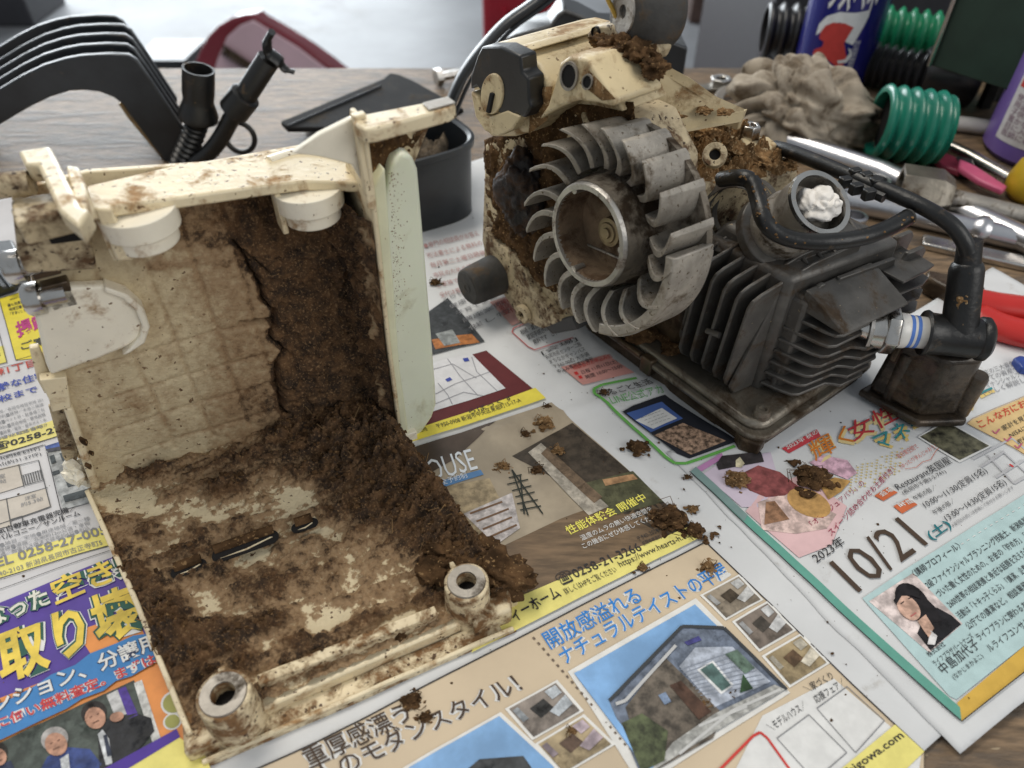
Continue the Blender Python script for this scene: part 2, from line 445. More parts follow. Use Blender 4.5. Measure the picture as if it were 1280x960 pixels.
strokes(S, [[(640, 594), (660, 652)], [(640, 594), (678, 650)], [(636, 604), (652, 600)], [(634, 612), (660, 606)], [(640, 620), (664, 614)], [(644, 628), (668, 622)], [(646, 637), (672, 632)], [(650, 645), (676, 640)], [(650, 600), (655, 650)]], 0.07, (0.02, 0.025, 0.02), 9)
tx(S, 'HOUSE', (522, 616), (598, 593), (-8, -27), (0.72, 0.76, 0.80), 8, name='printed_title')
pr(S, [(540, 612), (601, 594), (605, 600), (545, 620)], (0.10, 0.22, 0.42), 7)
tx(S, '完全予約制', (545, 617), (585, 604), (-3, -7), (0.66, 0.72, 0.78), 8)
tx(S, '性能体験会 開催中', (711, 677), (808, 632), (-7, -10), (0.85, 0.78, 0.15), 8, 0.008, 'printed_title')
tx(S, '温度のムラの無い快適空間を', (727, 684), (815, 645), (-4, -6), WH, 8)
tx(S, 'この機会にぜひ体感してください', (729, 694), (825, 652), (-4, -6), WH, 8)
pr(S, [(600, 773), (857, 666), (872, 679), (590, 822)], YL2, 7)
tx(S, 'ィーホーム', (644, 784), (702, 753), (-9, -14), K, 9, 0.01, 'printed_title')
tx(S, '☎0258-21-3266', (700, 741), (803, 696), (-9, -14), K, 9, 0.006, 'printed_title')
tx(S, '詳しくはHPをご覧ください', (707, 751), (771, 722), (-5, -7), K, 9)
tx(S, 'https://www.hearts-h.co', (775, 718), (862, 679), (-5, -8), K, 9)
tx(S, '〒940-2024', (797, 684), (822, 672), (-3, -5), K, 9); tx(S, '長岡市堺東町', (803, 690), (826, 680), (-3, -5), K, 9)
M_beige = mat('print_beige', (0.60, 0.49, 0.35), 0.6, var=0.10, vs=14, spec=0.3)
pr(S, [(230, 1010), (400, 931), (880, 684), (1151, 944), (1150, 1010)], M_beige, 5)
pr(S, [(900, 1000), (950, 900), (1040, 852), (1148, 945), (1140, 1000)], WH, 6)
strokes(S, [[(240, 1004), (400, 931), (640, 808), (880, 684), (1014, 812), (1151, 944)]], 0.055, K, 7)
tx(S, '開放感溢れる', (688, 818), (803, 758), (-13, -20), WH, 6, 0.06, 'printed_title'); tx(S, '開放感溢れる', (688, 818), (803, 758), (-13, -20), (0.03, 0.22, 0.62), 8, 0.006, 'printed_title')
tx(S, 'ナチュラルテイストの平屋', (706, 838), (912, 725), (-12, -19), WH, 6, 0.06, 'printed_title'); tx(S, 'ナチュラルテイストの平屋', (706, 838), (912, 725), (-12, -19), (0.03, 0.22, 0.62), 8, 0.006, 'printed_title')
BRN = (0.075, 0.05, 0.035)
tx(S, '重厚感漂う', (390, 966), (518, 905), (-14, -24), WH, 6, 0.06, 'printed_title'); tx(S, '重厚感漂う', (390, 966), (518, 905), (-14, -24), BRN, 8, 0.006, 'printed_title')
tx(S, '大人のモダンスタイル！', (372, 1004), (655, 868), (-14, -24), WH, 6, 0.06, 'printed_title'); tx(S, '大人のモダンスタイル！', (372, 1004), (655, 868), (-14, -24), BRN, 8, 0.006, 'printed_title')
dots = []
for i in range(22):
    t = i / 21; x = 666 + (790 - 666) * t; y = 803 + (950 - 803) * t ** 1.02
    dots.append([(x, y), (x + 2.4, y + 2.7)])
strokes(S, dots, 0.09, (0.16, 0.12, 0.09), 7, 'printed_dots')
def photo(S, q, fr=3.0):
    c = (sum(p[0] for p in q) / 4, sum(p[1] for p in q) / 4)
    pr(S, q, (0.78, 0.77, 0.74), 7, 'photo_border')
    return [(p[0] + (c[0] - p[0]) * fr / 40, p[1] + (c[1] - p[1]) * fr / 40) for p in q]
def bil(q, u, v): return tuple((q[0][i] * (1 - u) + q[1][i] * u) * (1 - v) + (q[3][i] * (1 - u) + q[2][i] * u) * v for i in (0, 1))
def inq(S, q, uv, col, lay): pr(S, [bil(q, u, v) for u, v in uv], col, lay, 'printed_photo')
M_sky = mat('print_sky', (0.22, 0.42, 0.72), 0.5, var=0.25, vs=40, spec=0.35)
M_stone = mat('print_stone', (0.115, 0.095, 0.075), 0.5, var=0.7, vs=220, spec=0.35)
M_leaf = mat('print_leaves', (0.07, 0.085, 0.04), 0.5, var=0.7, vs=260, spec=0.35)
# the large picture of a one-storey house
pr(S, [(709, 846), (867, 756), (985, 871), (800, 990)], (0.74, 0.73, 0.70), 7, 'photo_border')
pr(S, [(717, 849), (866, 764), (976, 868), (808, 972)], M_sky, 8, 'printed_photo')
pr(S, [(760, 884), (850, 793), (903, 794), (978, 868), (800, 978)], (0.15, 0.18, 0.24), 9, 'printed_photo')
pr(S, [(780, 892), (828, 830), (900, 900), (888, 930), (806, 976)], M_stone, 10, 'printed_photo')
pr(S, [(846, 842), (866, 818), (912, 816), (960, 858), (890, 892)], (0.42, 0.46, 0.54), 10, 'printed_photo')
strokes(S, [[(848 + 3 * i, 846 + 4 * i), (918 + 5 * i, 820 + 5 * i)] for i in range(9)], 0.03, (0.26, 0.29, 0.35), 11)
strokes(S, [[(760, 884), (850, 792), (902, 793), (980, 868)]], 0.13, (0.05, 0.055, 0.06), 12)
strokes(S, [[(768, 888), (780, 884), (842, 816)]], 0.12, (0.50, 0.50, 0.50), 12)
pr(S, [(852, 812), (870, 804), (874, 809), (857, 816)], (0.06, 0.06, 0.22), 12, 'printed_photo')
pr(S, [(868, 846), (888, 834), (914, 864), (898, 876)], (0.70, 0.72, 0.74), 11, 'printed_photo')
pr(S, [(872, 846), (887, 837), (910, 864), (899, 872)], (0.10, 0.17, 0.16), 12, 'printed_photo')
pr(S, [(903, 826), (918, 820), (940, 842), (928, 850)], (0.12, 0.18, 0.14), 12, 'printed_photo')
pr(S, [(834, 866), (848, 860), (886, 898), (870, 908)], (0.085, 0.045, 0.03), 12, 'printed_photo')
pr(S, [(820, 878), (829, 874), (836, 886), (828, 890)], (0.25, 0.33, 0.48), 12, 'printed_photo')
pr(S, [(838, 936), (890, 900), (965, 862), (978, 868), (808, 974)], (0.42, 0.42, 0.40), 11, 'printed_photo')
strokes(S, [[(846, 950), (912, 896), (972, 868)], [(870, 916), (930, 890)]], 0.10, (0.56, 0.56, 0.55), 12)
pr(S, [(775, 912), (800, 900), (832, 922), (828, 958), (800, 972)], M_leaf, 12, 'printed_photo')
pr(S, [(921, 874), (925, 850), (938, 868)], (0.03, 0.07, 0.03), 13, 'printed_photo')
pr(S, [(717, 849), (722, 846), (815, 965), (808, 972)], M_sky, 11, 'printed_photo')
# small pictures
for k, (q, c1, c2, c3) in enumerate([
        ([(872, 752), (922, 724), (952, 756), (904, 783)], (0.30, 0.25, 0.19), (0.06, 0.045, 0.03), (0.55, 0.55, 0.54)),
        ([(912, 784), (957, 757), (993, 793), (946, 821)], (0.22, 0.18, 0.15), (0.07, 0.06, 0.05), (0.52, 0.52, 0.52)),
        ([(949, 826), (999, 796), (1035, 833), (984, 865)], (0.40, 0.31, 0.18), (0.13, 0.08, 0.045), (0.60, 0.55, 0.45)),
        ([(631, 892), (696, 856), (729, 895), (665, 932)], (0.28, 0.24, 0.21), (0.03, 0.03, 0.03), (0.50, 0.54, 0.58)),
        ([(667, 937), (729, 899), (768, 937), (702, 976)], (0.42, 0.33, 0.20), (0.11, 0.07, 0.05), (0.44, 0.36, 0.40))]):
    i = photo(S, q, 4.5)
    pr(S, i, mat('print_room%d' % k, c1, 0.5, var=0.3, vs=120, spec=0.35), 8, 'printed_photo')
    inq(S, i, [(0, 0.55), (0.5, 0.45), (1, 0.8), (1, 1), (0, 1)], tuple(x * 0.75 for x in c1), 9)
    inq(S, i, [(0.30, 0.28), (0.62, 0.22), (0.66, 0.58), (0.34, 0.66)], c2, 10)
    inq(S, i, [(0.55, 0.62), (0.98, 0.42), (0.98, 0.75), (0.62, 0.86)], c3, 11)
    inq(S, i, [(0.72, 0.06), (0.96, 0.05), (0.96, 0.32), (0.74, 0.36)], c3, 10)
    inq(S, i, [(0.02, 0.1), (0.14, 0.08), (0.16, 0.5), (0.03, 0.52)], tuple(x * 0.6 for x in c3), 10)
q = [(505, 966), (626, 896), (700, 966), (580, 1040)]
i = photo(S, q, 3); pr(S, i, M_sky, 8, 'printed_photo')
pr(S, [(586, 968), (600, 956), (654, 952), (680, 990), (600, 1010)], (0.05, 0.055, 0.06), 9, 'printed_photo')
tx(S, '＼モデルハウス／', (960, 921), (1006, 890), (-6, -10), K, 8); tx(S, '＼家づくり', (1006, 872), (1040, 852), (-6, -9), K, 8); tx(S, '応援フェア／', (1018, 884), (1055, 860), (-6, -9), K, 8)
for q in ([(968, 928), (1008, 898), (1055, 945), (1015, 980)], [(1018, 890), (1056, 862), (1102, 905), (1066, 945)]):
    strokes(S, [q + [q[0]]], 0.03, GR, 8)
strokes(S, [[(880, 985), (938, 926), (947, 921), (956, 928), (990, 975)]], 0.09, (0.6, 0.06, 0.05), 8)
pr(S, [(1040, 972), (1115, 910), (1151, 944), (1128, 966)], YL2, 8)
tx(S, 'www.echigowa.com', (1012, 1010), (1128, 927), (-9, -10), K, 9, 0.015)
# ---- the column beside it
strokes(S, [[(795, 479), (752, 487), (742, 492), (742, 498), (811, 560), (830, 578), (842, 586), (856, 586), (916, 566)]], 0.17, (0.14, 0.42, 0.09), 6)
tx(S, 'まるごと生活', (753, 505), (816, 488), (-7, -8), K, 7, 0.008); tx(S, 'LINE公式アカ', (765, 514), (830, 498), (-7, -8), (0.10, 0.33, 0.09), 7)
pr(S, [(777, 522), (790, 514), (830, 500), (920, 560), (860, 580), (845, 574)], (0.02, 0.022, 0.03), 6)
pr(S, [(782, 524), (826, 509), (852, 530), (812, 548)], (0.07, 0.13, 0.36), 7)
pr(S, [(793, 533), (826, 517), (845, 530), (815, 544)], WH, 8)
rows(S, (802, 532), (826, 523), (-2, -2), (4, 3), 4, ['ーーーーーー', '－－－－ー'], GR, 9)
pr(S, [(816, 552), (852, 536), (905, 560), (862, 576)], mat('print_mixed', (0.3, 0.2, 0.14), 0.5, var=0.9, vs=420, spec=0.3), 8)
pr(S, [(701, 464), (757, 449), (792, 472), (728, 487)], (0.60, 0.30, 0.27), 6)
tx(S, '相談会のお申込み先', (717, 468), (765, 453), (-3, -5), (0.5, 0.06, 0.05), 7, 0.01)
tx(S, '日程 11月11日(土)', (728, 474), (772, 460), (-3, -5), K, 7); tx(S, '時間 10:00～15:00', (733, 480), (778, 466), (-3, -5), K, 7)
strokes(S, [[(718, 473), (722, 472)], [(723, 478), (727, 477)]], 0.25, (0.6, 0.04, 0.04), 8)
strokes(S, [[(668, 405), (642, 415), (640, 420), (660, 438), (668, 442), (716, 428)]], 0.07, (0.55, 0.12, 0.12), 6)
rows(S, (652, 424), (690, 408), (-3, -6), (8, 6), 3, ['相続・遺言・後見の', '登記手続きの相談も', '無料です　ご予約を'], K, 7, 0.006)
rows(S, (678, 449), (722, 432), (-3, -5), (5, 6), 5, ['[会場]', '長岡市民センター二階', 'まちなかキャンパス', '〒940-0062 大手通', '申込み専用電話番号'], K, 7)
pr(S, [(612, 384), (640, 376), (672, 400), (640, 412)], (0.58, 0.34, 0.31), 5)
rows(S, (622, 390), (648, 382), (-3, -5), (4, 5), 3, ['日曜相談', '電話予約', '受付中'], (0.4, 0.05, 0.05), 7)
rows(S, (532, 318), (600, 300), (-3, -6), (4, 12), 6, ['●専門の相談員がお答え', '司法書士による無料の', '毎月第二土曜日開催', '市民のための講座案内', 'ご家族でお越し下さい', '受付は電話にて承ります'], (0.45, 0.25, 0.24), 6)
rows(S, (556, 384), (606, 360), (-3, -5), (8, 9), 5, ['くらしの情報', '健康・福祉', '子育て支援', '講座案内', '催し物'], GR, 6)

# ---- seminar notice (right sheet)
S = sheetR
TEAL = (0.02, 0.17, 0.20)
pr(S, [(861, 597), (868, 591), (1000, 713), (1194, 890), (1196, 907), (1000, 725)], (0.13, 0.36, 0.29), 8)
pr(S, [(861, 597), (868, 591), (932, 650), (928, 658)], (0.20, 0.30, 0.29), 9)
pr(S, [(868, 592), (900, 574), (902, 580), (874, 597)], (0.50, 0.24, 0.46), 7)
strokes(S, [[(860, 597), (1000, 727), (1196, 908), (1290, 834)]], 0.04, K, 10)
M_pink = mat('print_sweets_pink', (0.68, 0.46, 0.47), 0.6, var=0.18, vs=25, spec=0.3)
M_lil = mat('print_sweets_lilac', (0.60, 0.52, 0.62), 0.6, var=0.12, vs=25, spec=0.3)
pr(S, [(876, 600), (900, 584), (960, 574), (975, 620), (950, 640), (925, 640)], M_lil, 6, 'printed_photo')
pr(S, [(930, 645), (950, 620), (1000, 600), (1055, 640), (1036, 688), (996, 703)], M_pink, 6, 'printed_photo')
M_ber = mat('print_berries', (0.26, 0.075, 0.075), 0.6, var=0.5, vs=160, spec=0.3)
pr(S, [(915, 604), (945, 590), (972, 598), (996, 616), (980, 626), (955, 628), (935, 620)], M_ber, 7, 'printed_photo')
pr(S, [(893, 588), (900, 578), (948, 574), (952, 586), (896, 595)], (0.035, 0.03, 0.032), 8, 'printed_photo')
pr(S, [(917, 584), (922, 580), (928, 588), (924, 593), (917, 592)], (0.62, 0.56, 0.38), 9, 'printed_photo')
pr(S, [(945, 634), (985, 622), (1042, 650), (1030, 668), (992, 674), (950, 668)], (0.66, 0.50, 0.46), 7, 'printed_photo')
pr(S, [(1008 + 27 * math.cos(t), 636 + 17 * math.sin(t) + 8 * math.cos(t)) for t in np.linspace(0, 2 * math.pi, 20)[:-1]], mat('print_cookie', (0.48, 0.28, 0.10), 0.6, var=0.3, vs=200, spec=0.3), 8, 'printed_photo')
pr(S, [(955, 634), (966, 633), (984, 656), (953, 662)], mat('print_cake', (0.26, 0.14, 0.08), 0.6, var=0.5, vs=300, spec=0.3), 8, 'printed_photo')
pr(S, [(1020, 612), (1040, 604), (1060, 608), (1048, 622), (1032, 632)], (0.46, 0.27, 0.09), 8, 'printed_photo')
pr(S, [(1008, 586), (1026, 576), (1056, 582), (1068, 598), (1056, 606), (1030, 596)], (0.66, 0.42, 0.52), 7, 'printed_photo')
pr(S, [(974, 569), (1018, 544), (1023, 552), (983, 575)], (0.55, 0.06, 0.075), 6)
tx(S, '2023年 秋の', (981, 571), (1020, 549), (-3, -5), WH, 7, 0.01)
tx(S, '輝く', (1016, 584), (1066, 557), (-11, -22), (0.62, 0.20, 0.03), 8, 0.006, 'printed_title'); tx(S, '女性', (1064, 558), (1122, 528), (-11, -21), (0.52, 0.05, 0.06), 8, 0.006, 'printed_title')
tx(S, '輝く', (1018, 587), (1068, 560), (-11, -22), (0.74, 0.60, 0.30), 7, 0.045, 'printed_title'); tx(S, '女性', (1066, 561), (1124, 531), (-11, -21), (0.74, 0.60, 0.30), 7, 0.045, 'printed_title')
tx(S, 'マネーセミナー', (1096, 568), (1242, 500), (-10, -19), (0.05, 0.28, 0.30), 8, 0.008, 'printed_title')
tx(S, 'マネーセミナー', (1099, 571), (1245, 503), (-10, -19), (0.74, 0.56, 0.20), 7, 0.04, 'printed_title')
g = []
rd = random.Random(2)
for i in range(11):
    for j in range(9):
        x = 1062 + i * 6.2 - j * 0.5; y = 592 + j * 3.6 - i * 2.6 + 7 * (i % 2) * 0.25
        if rd.random() < 0.85: g.append([(x, y), (x + 2, y - 1)])
strokes(S, g, 0.07, (0.62, 0.50, 0.22), 6, 'printed_dots')
tx(S, '非日常空間で', (1121, 579), (1146, 565), (-5, -5), (0.55, 0.12, 0.09), 8); tx(S, '（ゆったり学んじゃおう）', (1124, 592), (1168, 565), (-4, -5), (0.55, 0.12, 0.09), 8)
strokes(S, [[(1128, 592), (1142, 590), (1150, 583), (1160, 580), (1166, 570), (1170, 566)]], 0.03, (0.55, 0.15, 0.1), 8)
CRM = (0.33, 0.03, 0.07)
tx(S, '「オマージュアパリ」の', (1013, 666), (1078, 612), (-6, -6), CRM, 8); tx(S, 'スイーツ詰め合わせお土産付き！', (1036, 678), (1116, 594), (-6, -7), CRM, 8, 0.005)
for q, t in (([(1089, 627), (1106, 616), (1118, 623), (1100, 634)], '会場'), ([(1112, 641), (1130, 631), (1142, 639), (1123, 650)], '時間')):
    pr(S, q, (0.60, 0.15, 0.06), 7); tx(S, t, (q[0][0] + 9, q[0][1] + 2), (q[2][0] - 3, q[2][1] - 3), (-5, -5), WH, 8, 0.01)
tx(S, 'Restaurant英国屋', (1119, 621), (1187, 584), (-7, -9), K, 8); tx(S, '(長岡市千歳3-2-741)', (1126, 627), (1180, 597), (-5, -5), K, 8)
tx(S, '午前の部／', (1140, 634), (1167, 618), (-5, -5), K, 8); tx(S, '10:00～11:30(定員15名)', (1153, 645), (1231, 598), (-7, -9), K, 8)
tx(S, '午後の部／', (1164, 652), (1190, 635), (-5, -5), K, 8); tx(S, '13:00～14:30(定員15名)', (1180, 661), (1254, 613), (-7, -9), K, 8)
tx(S, '※各回5分前には会場にて受付をお願いします', (1186, 667), (1262, 618), (-3, -4), GR, 8)
tx(S, '2023年', (1018, 711), (1054, 687), (-9, -11), K, 8, 0.004)
tx(S, '10/21', (1070, 747), (1156, 687), (-38, -37), BRN, 8, 0.0, 'printed_title')
tx(S, '(土)', (1161, 684), (1186, 667), (-11, -12), TEAL, 8, 0.02, 'printed_title')
CY = (0.47, 0.63, 0.64)
pr(S, [(1075, 753), (1137, 712), (1300, 610), (1300, 793), (1190, 880), (1182, 876)], CY, 6)
strokes(S, [[(1196 + 7 * i, 688 - 4.4 * i), (1199 + 7 * i, 686.2 - 4.4 * i)] for i in range(13)], 0.04, WH, 8)
pr(S, [(1191, 884), (1300, 792), (1300, 826), (1196, 907)], (0.66, 0.42, 0.08), 6)
pr(S, [(1083, 757), (1137, 723), (1198, 786), (1157, 822)], (0.70, 0.60, 0.58), 7, 'printed_photo')
def ell(cx, cy, rx, ry, rot, n=22): return [(cx + rx * math.cos(t) * math.cos(rot) - ry * math.sin(t) * math.sin(rot), cy + rx * math.cos(t) * math.sin(rot) + ry * math.sin(t) * math.cos(rot)) for t in np.linspace(0, 2 * math.pi, n)[:-1]]
pr(S, [(1142, 798), (1150, 778), (1166, 766), (1184, 776), (1196, 787), (1158, 819)], (0.015, 0.014, 0.017), 8, 'printed_photo')
pr(S, ell(1136, 759, 17, 27, -0.72), (0.012, 0.010, 0.012), 9, 'printed_photo'); pr(S, [(1150, 752), (1166, 768), (1172, 784), (1156, 786), (1146, 770)], (0.012, 0.010, 0.012), 9, 'printed_photo')
pr(S, [(1142, 783), (1152, 775), (1162, 792), (1156, 804), (1150, 796)], (0.58, 0.37, 0.28), 10, 'printed_photo')
pr(S, ell(1131, 767, 11.5, 18, -0.70), (0.62, 0.40, 0.31), 11, 'printed_photo')
pr(S, [(1112, 758), (1120, 744), (1138, 746), (1146, 756), (1134, 752), (1122, 752), (1116, 762)], (0.012, 0.010, 0.012), 12, 'printed_photo')
pr(S, [(1154, 812), (1158, 795), (1166, 802), (1163, 813)], (0.68, 0.66, 0.66), 10, 'printed_photo')
strokes(S, [[(1133, 778), (1140, 773)]], 0.05, (0.45, 0.14, 0.13), 12); strokes(S, [[(1121, 762), (1125, 759)], [(1130, 756), (1134, 754)]], 0.04, (0.06, 0.04, 0.035), 12)
for t, a, b, h in (('〈講師プロフィール〉', (1140, 729), (1197, 692), 8), ('2級ファイナンシャルプランニング技能士、新潟県新潟市出身', (1156, 743), (1300, 648), 8), ('づいた働く女性のための、お金の「貯め方」「増やし方」', (1169, 754), (1300, 667), 8),
                   ('2600世帯の相談実績と身近な話題を交えた講演が人気', (1183, 767), (1300, 686), 8), ('活動は「トキっ子くらぶ」「講演、企業内セミナー', (1195, 781), (1300, 706), 8), ('公庁での講演など。相談業務では、お', (1206, 794), (1300, 727), 8),
                   ('ライフプランに関わるあらゆる相', (1219, 808), (1300, 752), 8), ('ルライフコンサルタント', (1232, 822), (1300, 774), 8), ('株式会社', (1157, 828), (1177, 813), 6), ('ライフプラザパートナーズ', (1164, 839), (1212, 803), 6),
                   ('中島加代子', (1175, 850), (1220, 815), 12), ('(なかじまかよこ)', (1188, 857), (1224, 829), 6)):
    tx(S, t, a, b, (-h * 0.85, -h), K, 8)
M_rest = mat('print_dining_room', (0.10, 0.095, 0.06), 0.5, var=0.9, vs=200, spec=0.35)
pr(S, [(1144, 552), (1180, 530), (1236, 564), (1196, 584)], WH, 7, 'photo_border'); pr(S, [(1147, 552), (1180, 533), (1232, 564), (1196, 581)], M_rest, 8, 'printed_photo')
strokes(S, [[(1212, 580), (1260, 555), (1300, 590)], [(1230, 575), (1262, 612), (1300, 590)], [(1222, 590), (1250, 572)], [(1240, 604), (1275, 582)], [(1248, 570), (1285, 606)]], 0.10, (0.5, 0.5, 0.52), 7)
strokes(S, [[(1258, 590), (1260, 589)]], 0.2, (0.6, 0.05, 0.05), 8)
pr(S, [(1206, 535), (1212, 530), (1300, 492), (1300, 590), (1262, 566)], (0.70, 0.50, 0.24), 6)
strokes(S, [[(1300, 491), (1212, 529), (1205, 535), (1262, 567), (1300, 592)]], 0.03, (0.4, 0.25, 0.12), 7)
tx(S, 'こんな方にお薦め', (1222, 542), (1300, 504), (-6, -9), (0.58, 0.07, 0.04), 8, 0.01)
rows(S, (1250, 546), (1310, 514), (-4, -6), (9, 9), 3, ['家計を見直したい方', 'NISAに興味がある方', '老後資金が心配な方'], K, 8)
strokes(S, [[(1236, 545), (1240, 549), (1245, 543)], [(1250, 555), (1254, 559), (1259, 553)], [(1263, 564), (1267, 568), (1272, 562)]], 0.07, (0.5, 0.12, 0.2), 8)
rows(S, (1222, 478), (1300, 452), (-4, -6), (-2, 9), 4, ['人生の三大資金について学ぶ', '初めての資産づくり講座', 'ファイナンシャルプランナー', 'がやさしく解説します'], GR, 7)
strokes(S, [[(1190, 480), (1200, 474), (1210, 480), (1212, 490), (1206, 498)]], 0.35, (0.10, 0.42, 0.34), 7)

# ---- the flyer with the purple headline (left sheet)
S = sheetL
pr(S, [(2, 379), (100, 350), (135, 446), (24, 457)], (0.70, 0.58, 0.05), 6)
strokes(S, [[(2, 379), (24, 457), (60, 447)], [(2, 379), (60, 362)]], 0.04, K, 7)
rows(S, (12, 385), (44, 376), (-1, -4), (1.5, 5), 4, ['御社の地域戦略に', '最も効果的な広告', '地域密着の情報誌', '「すまい」掲載募集'], K, 7, 0.01)
tx(S, '掲載', (26, 429), (66, 415), (-5, -20), (0.42, 0.03, 0.18), 8, 0.03, 'printed_title'); tx(S, 'ご案内', (31, 445), (80, 432), (-2, -10), K, 8, 0.01)
pr(S, [(-30, 448), (8, 438), (13, 459), (-30, 470)], (0.68, 0.60, 0.12), 6); tx(S, '3', (1, 453), (5, 452), (-1, -5), K, 7)
strokes(S, [[(0, 414), (13, 460), (-10, 465)], [(-10, 470), (50, 456)]], 0.04, K, 7)
RD2 = (0.46, 0.07, 0.05)
tx(S, '千歳1丁目', (-22, 483), (50, 464), (-2, -9), RD2, 7, 0.02, 'printed_title'); tx(S, '閑静な住宅', (-12, 500), (62, 478), (-2, -9), BLUE2, 7, 0.02, 'printed_title'); tx(S, '学校まで', (-12, 514), (52, 496), (-2, -8), BLUE2, 7, 0.02, 'printed_title')
rows(S, (-6, 526), (58, 508), (-1, -4), (1, 6), 6, ['■土地／長岡市地目宅地 201', '(200坪)■建物／木造二階建', '構造■ペット可・駐車場二台', '約200m■用途地域・敷地面積', '7m■設備／電気・都市ガス・水', '市内■学区■交通／徒歩25分'], GR, 7)
pr(S, [(-30, 563), (70, 531), (78, 550), (-30, 582)], (0.72, 0.64, 0.22), 6)
tx(S, 'お問合せ電話番号', (-12, 559), (58, 540), (-1, -4), GR, 7); tx(S, '☎0258-27', (-8, 571), (82, 545), (-2, -10), K, 8, 0.02, 'printed_title')
strokes(S, [[(-10, 576), (80, 550)], [(-10, 582), (60, 562), (85, 660)], [(-10, 580), (58, 562)]], 0.03, K, 7)
tx(S, '128㎡(約58.63坪)', (-14, 586), (54, 568), (-2, -5), K, 7); tx(S, '137㎡(約31.27坪)', (-12, 593), (56, 575), (-2, -5), K, 7)
for q in ([(-20, 596), (28, 585), (34, 612), (-20, 628)], [(12, 628), (62, 617), (69, 640), (18, 656)], [(-20, 634), (12, 628), (18, 662), (-20, 672)]): pr(S, q, (0.52, 0.47, 0.41), 6)
strokes(S, [[(-20, 598), (52, 581), (68, 640), (18, 656), (-20, 668)], [(27, 586), (34, 614)], [(31, 600), (56, 594)], [(12, 628), (18, 662)], [(0, 632), (64, 616)], [(36, 612), (60, 606)], [(18, 655), (32, 651), (33, 658), (19, 664)]] + [[(36 + 3 * i, 612 - i), (33 + 3 * i, 600 - i)] for i in range(8)], 0.045, (0.10, 0.10, 0.10), 7)
tx(S, '洋室', (36, 632), (50, 628), (-1, -5), GR, 8); tx(S, '約5.3帖', (31, 640), (59, 632), (-1, -5), GR, 8); tx(S, '洋室', (-6, 606), (11, 602), (-1, -5), GR, 8); tx(S, '約8帖', (-8, 613), (12, 608), (-1, -5), GR, 8)
pr(S, [(60, 564), (110, 552), (130, 632), (84, 645)], (0.36, 0.37, 0.37), 7, 'printed_photo'); pr(S, [(60, 564), (100, 553), (102, 562), (63, 570)], (0.06, 0.10, 0.30), 8, 'printed_photo')
pr(S, [(62, 568), (110, 560), (112, 566), (64, 572)], (0.05, 0.05, 0.06), 9, 'printed_photo')
for q in ([(66, 577), (72, 575), (75, 585), (69, 587)], [(79, 574), (85, 573), (89, 582), (83, 584)], [(70, 597), (79, 595), (80, 599), (71, 602)], [(86, 606), (104, 602), (106, 612), (90, 617)], [(84, 628), (118, 618), (122, 626), (87, 636)]): pr(S, q, (0.05, 0.06, 0.065), 9, 'printed_photo')
tx(S, '電気自動車充電器完備／', (-8, 676), (102, 645), (-2, -7), K, 7, 0.015); tx(S, '／バルコニー／サンルーム', (-8, 685), (106, 652), (-2, -7), K, 7, 0.012)
rows(S, (-8, 693), (118, 658), (-1, -5), (0, 6), 3, ['7台●地目／宅地●用途地域／第一種', '費2階建●道路／北側約12m公道・東側', '●交通／越後バス停まで徒歩約4分●引込'], GR, 7)
pr(S, [(-30, 712), (135, 667), (148, 688), (-30, 738)], (0.76, 0.68, 0.20), 6)
tx(S, 'TEL 0258-27-0055', (-14, 720), (152, 672), (-3, -12), GR, 8, 0.02, 'printed_title'); tx(S, '〒940-2103 新潟県長岡市古正寺町5', (-8, 731), (134, 689), (-2, -7), GR, 8)
strokes(S, [[(-10, 734), (140, 690)], [(0, 745), (142, 696)]], 0.03, K, 7)
pr(S, [(-60, 787), (150, 702), (260, 950), (320, 1100), (-60, 1100)], mat('print_purple', PUR, 0.5, var=0.1, spec=0.35), 6)
pr(S, [(100, 795), (172, 772), (260, 960), (215, 975)], mat('print_orange', ORG, 0.5, var=0.15, vs=60, spec=0.35), 7)
pr(S, [(-60, 905), (0, 880), (130, 830), (190, 800), (215, 840), (150, 875), (0, 945), (-60, 960)], mat('print_orange', ORG), 7)
def outl(t, a, b, up, col, off=0.02, w=(0.14, 0.10)):
    tx(S, t, a, b, up, WH, 9, w[0], 'printed_title'); tx(S, t, a, b, up, GRN, 10, w[1], 'printed_title'); tx(S, t, a, b, up, col, 11, off, 'printed_title')
M_gold = mat('print_gold', (0.74, 0.55, 0.08), 0.5, var=0.35, vs=55, spec=0.35, stretch=(1, 1, 1))
outl('なった', (-8, 792), (70, 762), (-6, -22), (0.70, 0.69, 0.60))
outl('空き家', (76, 764), (196, 715), (-8, -30), M_gold)
outl('取り壊し', (8, 862), (238, 770), (-10, -62), M_gold, 0.03, (0.09, 0.065))
# cloud of blue behind two lines
mbl = [(-60, 912), (-10, 893), (20, 880), (50, 864), (70, 850), (100, 838), (118, 824), (150, 812), (172, 802), (190, 800), (200, 822), (198, 836), (170, 852), (150, 858), (135, 870), (108, 880), (90, 892), (60, 906), (40, 916), (0, 934), (-60, 958)]
pr(S, mbl, (0.06, 0.22, 0.50), 12)
tx(S, 'マンション、分譲用地', (-30, 912), (232, 806), (-5, -22), (0.04, 0.05, 0.10), 13, 0.05, 'printed_title'); tx(S, 'マンション、分譲用地', (-30, 912), (232, 806), (-5, -22), WH, 14, 0.02, 'printed_title')
tx(S, 'お気軽に伺い無料査定。まずは', (-55, 944), (202, 836), (-4, -14), WH, 13, 0.06, 'printed_title'); tx(S, 'お気軽に伺い無料査定。まずは', (-55, 944), (202, 836), (-4, -14), (0.56, 0.06, 0.06), 14, 0.02, 'printed_title')
